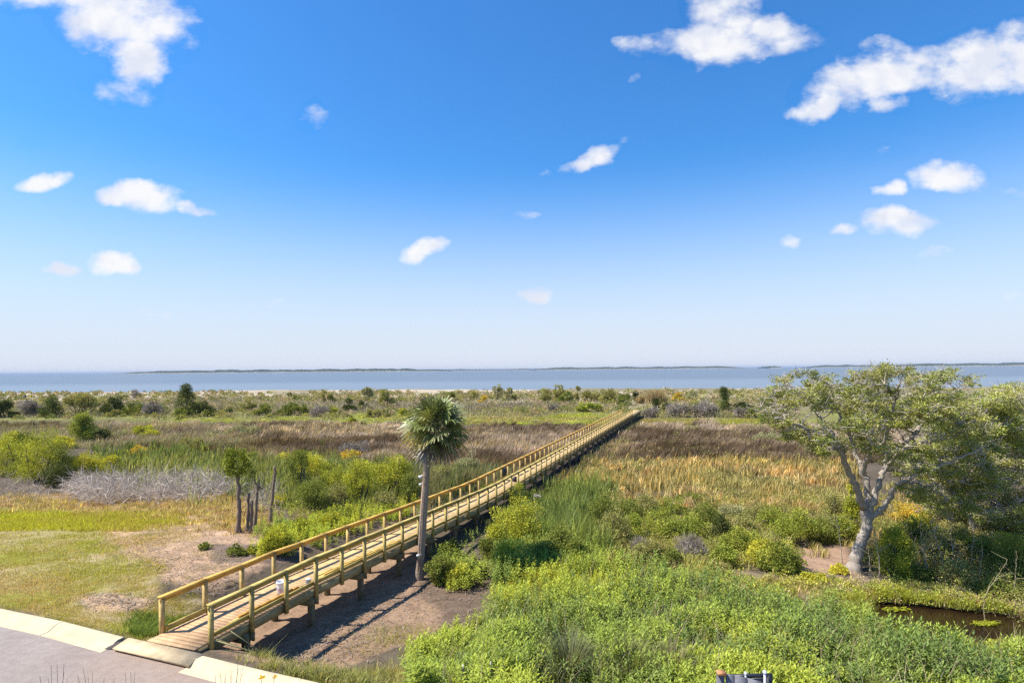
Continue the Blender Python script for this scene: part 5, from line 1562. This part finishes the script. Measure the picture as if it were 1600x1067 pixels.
field('bank_grass', [(1300, 960), (1345, 950), (1362, 985), (1400, 1008), (1460, 1020), (1600, 1020), (1600, 1034), (1440, 1036), (1385, 1024), (1340, 1000)], 9000, (.10, .45), .85, [(.18, .19, .05), (.22, .25, .04), (.15, .15, .06)], (.7, .7), .5, seed=26, seg=2)
field('bank_grass', [(1335, 944), (1360, 925), (1450, 938), (1560, 952), (1600, 968), (1560, 964), (1440, 950), (1365, 946)], 6000, (.12, .34), .85, [(.24, .26, .04), (.20, .25, .03), (.30, .27, .05)], (.7, .7), .4, seg=2, seed=23)
field('walkside_rushes', [(735, 800), (800, 765), (870, 735), (960, 690), (985, 665), (1000, 668), (960, 705), (900, 745), (830, 790), (760, 835)], 6000, (.3, .9), .75, [(.20, .17, .09), (.17, .19, .06), (.30, .24, .14)], (.3, .3), .3, seg=2, seed=24, gate=(.5, .45))


# leafy bed of tall weeds along the bottom of the view
def leafy_bed(name, poly, n, h, leaves, pal, llen=.12, seed=0, up=.35):
    rg = np.random.default_rng(seed)
    P = sample_px(poly, n, rg, -.15)
    n = len(P)
    nz = vnoise(P[:, 0] * .35, P[:, 1] * .35, seed, 4); nz2 = vnoise(P[:, 0] * .8, P[:, 1] * .8, seed + 3, 3)
    hh = h[0] + (h[1] - h[0]) * np.clip(.85 * np.clip((nz2 - .30) * 2.5, 0, 1) + .2 * rg.random(n), 0, 1)
    lean = rg.standard_normal((n, 2)) * .13
    t = np.clip((nz - .5) * 2.6 + .5 + .16 * rg.standard_normal(n), 0, .999) * (len(pal) - 1)
    i = np.clip(t.astype(int), 0, len(pal) - 2); f = (t - i)[:, None]; pa = np.array(pal, float)
    SC_ = (pa[i] * (1 - f) + pa[i + 1] * f)
    k = np.repeat(np.arange(n), leaves)
    fr = np.tile(np.linspace(.12, 1.0, leaves), n) + rg.uniform(-.03, .03, len(k))
    az = np.tile(np.arange(leaves) * 2.4, n) + np.repeat(rg.uniform(0, 6.28, n), leaves) + rg.uniform(-.4, .4, len(k))
    tip = np.concatenate([lean * hh[:, None], hh[:, None]], 1)
    B = P[k] + tip[k] * fr[:, None]
    upv = up + 1.1 * np.clip(fr - .8, 0, 1) * 4 + rg.uniform(-.35, .2, len(k))
    D = np.stack([np.cos(az), np.sin(az), upv], 1)
    Nn = np.stack([-np.cos(az) * .5, -np.sin(az) * .5, np.ones(len(k))], 1) + rg.standard_normal((len(k), 3)) * .25
    C = SC_[k] * rg.uniform(.75, 1.25, (len(k), 1)) * 1.5 * (.85 + .2 * fr[:, None])
    L = llen * rg.uniform(.7, 1.25, len(k)) * (1.1 - .45 * fr)
    g = Geo(); g.leaves(B, D, Nn, L, L * .30, C)
    g.blades(P, hh, .014, lean * hh[:, None], rg.uniform(0, 3.1, n), np.array([.13, .14, .05]))
    tag(g.build(name, M_LEAF), kind='stuff')


BED = [(.145, .195, .052), (.185, .235, .048), (.205, .25, .048), (.222, .26, .045)]
leafy_bed('leafy_weeds', [(640, 1080), (645, 1030), (680, 1000), (720, 985), (770, 960), (800, 915), (880, 905), (960, 890), (1080, 905), (1150, 945), (1240, 950), (1330, 968), (1348, 992), (1385, 1014), (1440, 1026), (1500, 1028), (1590, 1026), (1680, 1016), (1960, 1010), (1960, 1130), (640, 1130)], 8700, (.12, 1.0), 26, BED, .165, 3)
leafy_bed('leafy_weeds', [(770, 940), (860, 905), (930, 890), (1000, 900), (1000, 930), (900, 960), (800, 965)], 1500, (.35, .8), 22, [(.27, .26, .03), (.24, .27, .04)], .10, 5, .9)
leafy_bed('leafy_weeds', [(392, 872), (415, 832), (470, 812), (560, 800), (640, 792), (660, 790), (640, 812), (560, 832), (470, 864)], 700, (.25, .8), 24, [(.17, .23, .05), (.23, .28, .04), (.28, .30, .04)], .13, 6)
leafy_bed('leafy_weeds', [(660, 800), (760, 780), (770, 860), (700, 850)], 120, (.2, .5), 14, BED[:2], .12, 8)
leafy_bed('leafy_weeds', [(770, 900), (790, 870), (840, 868), (940, 880), (950, 905), (850, 915), (780, 925)], 900, (.5, 1.1), 26, [(.13, .18, .05), (.18, .23, .05)], .14, 7)
leafy_bed('leafy_weeds', [(672, 916), (735, 926), (765, 895), (735, 868), (685, 872)], 170, (.3, .75), 24, [(.15, .20, .045), (.20, .24, .045)], .15, 11)
leafy_bed('leafy_weeds', [(700, 1090), (760, 975), (880, 920), (1060, 915), (1300, 985), (1370, 1030), (1680, 1040), (1680, 1110)], 1300, (.35, 1.15), 22, [(.085, .13, .045), (.11, .15, .05)], .20, 12, .55)
field('bed_grass', [(660, 1080), (720, 1000), (880, 910), (1080, 915), (1300, 975), (1370, 1020), (1660, 1030), (1660, 1110), (660, 1110)], 9000, (.5, 1.25), .7, [(.15, .18, .06), (.22, .235, .08), (.28, .25, .13)], (.4, .4), .18, seg=2, seed=40, clump=(40, .12), var=.3)
field('dry_stems', [(660, 1080), (720, 1000), (880, 905), (1080, 910), (1300, 970), (1370, 1015), (1660, 1025), (1660, 1110), (660, 1110)], 1500, (.6, 1.3), .6, [(.26, .19, .12), (.36, .29, .19)], (.4, .4), .22, seg=2, seed=41, mat=M_DRY)
# algae mats and drowned litter at the pond
g = Geo(); rg = np.random.default_rng(9)
for (u, v, ru, rv, n) in ((1405, 988, 20, 8, 900), (1378, 972, 12, 5, 300), (1368, 995, 16, 6, 350), (1540, 974, 22, 4, 250), (1440, 1006, 26, 6, 500), (1490, 1010, 24, 5, 400), (1565, 1004, 24, 6, 450), (1400, 952, 22, 3, 200)):
    a = rg.uniform(0, 6.28, n); r = np.sqrt(rg.random(n))
    tx, tz = px_tan(u + ru * r * np.cos(a), v + rv * r * np.sin(a)); Y = (POND_Z + .005 - H) / tz
    P = np.stack([tx * Y, Y, np.full(n, POND_Z) + rg.uniform(-.005, .03, n)], 1)
    D = np.stack([np.cos(a * 7), np.sin(a * 7), rg.uniform(-.1, .4, n)], 1)
    g.leaves(P, D, np.tile([0, 0, 1.], (n, 1)) + rg.standard_normal((n, 3)) * .2, .09, .06, np.array([.24, .27, .03]) * rg.uniform(.7, 1.25, (n, 1)))
tag(g.build('algae', M_LEAF), kind='stuff')
# sticks and chips on the mud and dirt
g = Geo()
P = sample_px([(640, 905), (700, 900), (770, 920), (770, 975), (690, 1000), (560, 1040), (430, 1040), (500, 980)], 900, rg)
P = np.vstack([P, sample_px([(420, 852), (560, 800), (740, 745), (700, 762), (560, 820), (440, 872)], 900, rg), sample_px([(1180, 880), (1320, 890), (1560, 940), (1440, 940), (1300, 915)], 700, rg),
               sample_px([(150, 850), (330, 805), (430, 850), (330, 930), (250, 905)], 2600, rg), sample_px([(118, 932), (180, 926), (240, 938), (232, 952), (140, 950)], 400, rg), sample_px([(400, 1000), (640, 860), (680, 920), (540, 1040), (420, 1040)], 1500, rg)])
P[:, 2] += .02 + .02 * rg.random(len(P))
n = len(P); D = np.concatenate([rg.standard_normal((n, 2)), .12 * rg.standard_normal((n, 1))], 1)
g.leaves(P, D, np.tile([0, 0, 1.], (n, 1)), rg.uniform(.05, .30, n), rg.uniform(.012, .03, n), np.array([.34, .27, .21]) * rg.uniform(.35, 1.3, (n, 1)))
tag(g.build('wood_litter', M_DRY), kind='stuff')


# ------------------------------------------------------------------ tussocks, reeds with plumes, stakes, and things at the lower edge
def tussock(u, v, n, L, label, col, seed):
    rg = np.random.default_rng(seed); x, y, z = (float(q) for q in at(u, v)); g = Geo()
    a = rg.uniform(0, 6.28, n); r = rg.random(n) ** .5 * .16
    P = np.stack([x + r * np.cos(a), y + r * np.sin(a), np.full(n, z)], 1)
    for k in range(n):
        d = np.array([math.cos(a[k]), math.sin(a[k]), 0]); Lk = L * rg.uniform(.65, 1.1); sp = rg.uniform(.25, .75)
        path = [P[k] + d * sp * Lk * t ** 1.3 + Z3 * Lk * (1.25 * t - .75 * sp * 1.3 * t ** 2.4) for t in (0, .35, .7, 1.0)]
        s_ = np.array([-d[1], d[0], 0]) * .009
        c = np.array(col) * rg.uniform(.7, 1.3)
        V = [path[0] - s_, path[0] + s_, path[1] + s_, path[1] - s_, path[2] + s_ * .8, path[2] - s_ * .8, path[3] + s_ * .15, path[3] - s_ * .15]
        g.add(V, [(0, 1, 2, 3), (3, 2, 4, 5), (5, 4, 6, 7)], None, c)
    tag(g.build('grass_tussock', M_GRASS, loc=(x, y, z)), label, 'grass tussock', 'grass tussocks in the leafy weeds')


tussock(890, 1066, 420, 1.25, 'drooping grey green grass tussock at the bottom, leftmost of three', (.17, .19, .10), 1)
tussock(985, 1078, 420, 1.25, 'broad upright grass tussock at the bottom, middle of three', (.20, .22, .085), 2)
tussock(1048, 1074, 360, 1.1, 'yellowish drooping grass tussock at the bottom, right of three', (.24, .23, .12), 3)


def plume(u, v, hpx, label, head, seed):
    rg = np.random.default_rng(seed); x, y, z = (float(q) for q in at(u, v)); hh = hpx * y / FPX
    root = empty('reed_stalk', (x, y, z), label, 'reed', 'pale reed stalks right of the boardwalk')
    g = Geo(); tip = np.array([x - .10 * hh, y, z + hh]); g.tube([(x, y, z), (x - .03 * hh, y, z + hh * .5), tip], [.014, .012, .008], 5, (.46, .40, .31)); g.build('stalk', M_DRY, root)
    if head:
        g = Geo(); n = 200; t = rg.random(n)
        P = tip + np.stack([.26 * t, rg.standard_normal(n) * .02, .02 - .06 * t ** 2 + rg.standard_normal(n) * .025], 1)
        g.leaves(P, np.stack([np.ones(n), rg.standard_normal(n) * .5, rg.standard_normal(n) * .4 - .3], 1), rg.standard_normal((n, 3)), .09, .02, (.62, .56, .47)); g.build('plume', M_DRY, root)


plume(842, 850, 76, 'pale reed stalk with a fluffy white plume beside the boardwalk', True, 1)
plume(704, 846, 54, 'pale bare reed stalk beside the boardwalk, left of a shorter one', False, 2)
plume(712, 846, 40, 'shorter pale bare reed stalk beside the boardwalk', False, 3)


def stake(u, vt, vb, label, r=.012):
    tx, tz = px_tan(u, vb); y = 12.6
    x = float(tx * y); zb = float(H + tz * y); zt = float(H + px_tan(u, vt)[1] * y); zg = float(terrain(x, y))
    root = empty('marker_stake', (x, y, zg), label, 'stake', 'thin marker stakes in the leafy weeds')
    g = Geo(); g.tube([(x, y, zg - .1), (x, y, zt - .07)], r, 8, (.035, .035, .04)); g.build('rod', M_METAL, root)
    g = Geo(); g.tube([(x, y, zt - .075), (x, y, zt)], r * 1.25, 8, (.8, .8, .8)); g.build('cap', M_PLASTIC, root)


stake(724, 1038, 1066, 'taller dark marker stake with a white cap, left of two')
stake(767, 1033, 1052, 'dark marker stake with a white cap, right of two', .010)

# grey boarded platform corner with dark rail and white posts, cut by the lower edge
py = 9.6


def q3(u, v, dy=0.0):
    tx, tz = px_tan(u, v); return np.array([tx * (py + dy), py + dy, H + tz * (py + dy)])


pr = empty('plank_platform', tuple(q3(1160, 1090)), 'grey boards with a black rail and white posts at the bottom edge', 'platform')
for k, (u0, u1, vt0, vt1) in enumerate(((1120.5, 1132, 1054, 1054.5), (1135, 1147.5, 1053.5, 1055.5), (1148, 1168, 1055.6, 1060), (1168.5, 1192, 1060.2, 1066.5))):
    a, b = q3(u0, vt0), q3(u1, vt1)
    g = Geo(); low = float(terrain(a[0], a[1])) - .06; dpt = np.array([0, .04, 0])
    V = [np.array([a[0], a[1], low]), np.array([b[0], b[1], low]), b, a]; V = V + [p + dpt for p in V]
    g.add(V, [(0, 1, 2, 3), (5, 4, 7, 6), (3, 2, 6, 7), (0, 3, 7, 4), (1, 5, 6, 2), (0, 4, 5, 1)], None, np.array([.15, .148, .165]) * (1 + .08 * k)); g.build('plank', M_WOOD, pr)
g = Geo(); a, b = q3(1120.5, 1051.2), q3(1134, 1051.6); g.beam(a + np.array([0, .02, 0]), b + np.array([0, .02, 0]), .10, .052, (.46, .22, .10)); g.build('timber_cap', M_WOOD, pr)
g = Geo(); g.beam(q3(1146, 1056, .16), q3(1206, 1054.2, .20), .05, .05, (.02, .02, .025)); g.build('rail', M_METAL, pr)
g = Geo(); g.beam(q3(1168, 1064, .22), q3(1196, 1063, .22), .03, .09, (.10, .10, .11)); g.build('rail', M_METAL, pr)
g = Geo(); a = q3(1201.5, 1053, .2); g.beam(a, np.array([a[0], a[1], float(terrain(a[0], a[1])) - .06]), .095, .06, (.02, .02, .025), (0, 1, 0)); g.build('corner_post', M_METAL, pr)
for (u, v, r) in ((1165, 1049.5, .016), (1195, 1047.5, .022)):
    a = q3(u, v, .11); g = Geo(); g.tube([np.array([a[0], a[1], float(terrain(a[0], a[1])) - .06]), a - np.array([0, 0, .03])], r, 10, (.5, .5, .5)); g.tube([a - np.array([0, 0, .03]), a], [r * 1.7, r * 1.5], 10, (.55, .55, .55)); g.build('white_post', M_PLASTIC, pr)


# dry grass tips rising from planting on the near side of the road
def dry_clump(u, vt, spread, n, y, label, seed, col=(.20, .15, .10), hpx=34):
    rg = np.random.default_rng(seed); tx, tz = px_tan(u, 1110); x = float(tx * y); root_z = -.1
    g = Geo()
    for k in range(n):
        uu = u + rg.uniform(-1, 1) * spread; vv = vt + rg.uniform(0, hpx)
        a, b = px_tan(uu, vv); tip = np.array([float(a) * y, y + rg.uniform(-.2, .2), H + float(b) * y])
        base = np.array([x + rg.uniform(-.15, .15), y + rg.uniform(-.12, .12), root_z])
        mid = base * .42 + tip * .58 + np.array([(tip[0] - x) * -.22, 0, .10])
        g.tube([base, mid, tip], [.006, .005, .0025], 4, np.array(col) * rg.uniform(.6, 1.4), cap=False)
    tag(g.build('dry_grass_clump', M_DRY, loc=(x, y, root_z)), label, 'grass clump', 'dry grass clumps in front of the road')


dry_clump(84, 1036, 22, 9, 8.0, 'wispy dry grass tips at the bottom left in front of the road', 1)
dry_clump(150, 1046, 34, 9, 8.0, 'dry grass tips right of the leftmost wisp in front of the road', 2, (.36, .29, .20))
dry_clump(205, 1050, 22, 6, 8.0, 'short dry grass tips in the middle of the road foreground', 3, (.34, .27, .19))
dry_clump(352, 1036, 20, 9, 8.0, 'dark dry grass tips rising before the curb', 4)
for (u, v, lab) in ((409, 1059, 'yellow flower head against the curb, left of two'), (428, 1058.5, 'yellow flower head against the curb, right of two')):
    a, b = px_tan(u, v); y = 7.4; p = np.array([float(a) * y, y, H + float(b) * y])
    root = empty('yellow_flower', (p[0], p[1], -.1), lab, 'flower', 'yellow flowers before the curb')
    g = Geo(); g.tube([(p[0] - .06, y, -.1), (p[0] - .02, y, p[2] * .6), tuple(p)], [.006, .005, .004], 4, (.14, .16, .05), cap=False); g.build('stem', M_DRY, root)
    g = Geo(); n = 14; rg = np.random.default_rng(int(u)); D = rg.standard_normal((n, 3)); D[:, 2] = np.abs(D[:, 2]) * .6; D[:, 0] += .3
    g.leaves(np.tile(p, (n, 1)), D, rg.standard_normal((n, 3)), .05, .022, (.62, .42, .02)); g.build('petals', M_LEAF, root)

# dark bin on the beach, far left, and driftwood
x, y, z = (float(q) for q in at(38.5, 624))
root = empty('beach_bin', (x, y, z), 'tiny dark bin standing alone on the sand at the far left', 'bin')
g = Geo(); g.tube([(x, y, z), (x, y, z + 1.0)], [.36, .42], 12, (.04, .04, .045)); g.build('drum', M_METAL, root)
g = Geo(); g.tube([(x, y, z + 1.0), (x, y, z + 1.12)], [.46, .30], 12, (.03, .03, .035)); g.build('lid', M_METAL, root)


# ------------------------------------------------------------------ sea air between the eye and the far shores
def build_haze():
    m = bpy.data.materials.new('haze'); m.use_nodes = True
    nt = m.node_tree
    for n in list(nt.nodes):
        if n.type != 'OUTPUT_MATERIAL': nt.nodes.remove(n)
    out = [n for n in nt.nodes if n.type == 'OUTPUT_MATERIAL'][0]
    v = nt.nodes.new('ShaderNodeVolumePrincipled')
    v.inputs['Color'].default_value = (.50, .60, .78, 1); v.inputs['Density'].default_value = HAZE_D; v.inputs['Anisotropy'].default_value = 0.0
    nt.links.new(v.outputs[0], out.inputs['Volume'])
    x, y0, y1, z0, z1 = 60000., -150., 70000., -5.5, 45.0
    V = [(-x * 2, y0, z0), (x * 2, y0, z0), (x * 2, y1, z0), (-x * 2, y1, z0), (-x * 2, y0, z1), (x * 2, y0, z1), (x * 2, y1, z1), (-x * 2, y1, z1)]
    g = Geo(); g.add(V, [(0, 3, 2, 1), (4, 5, 6, 7), (0, 1, 5, 4), (1, 2, 6, 5), (2, 3, 7, 6), (3, 0, 4, 7)])
    tag(g.build('haze', m), kind='stuff')


HAZE_D = 5.5e-5
build_haze()
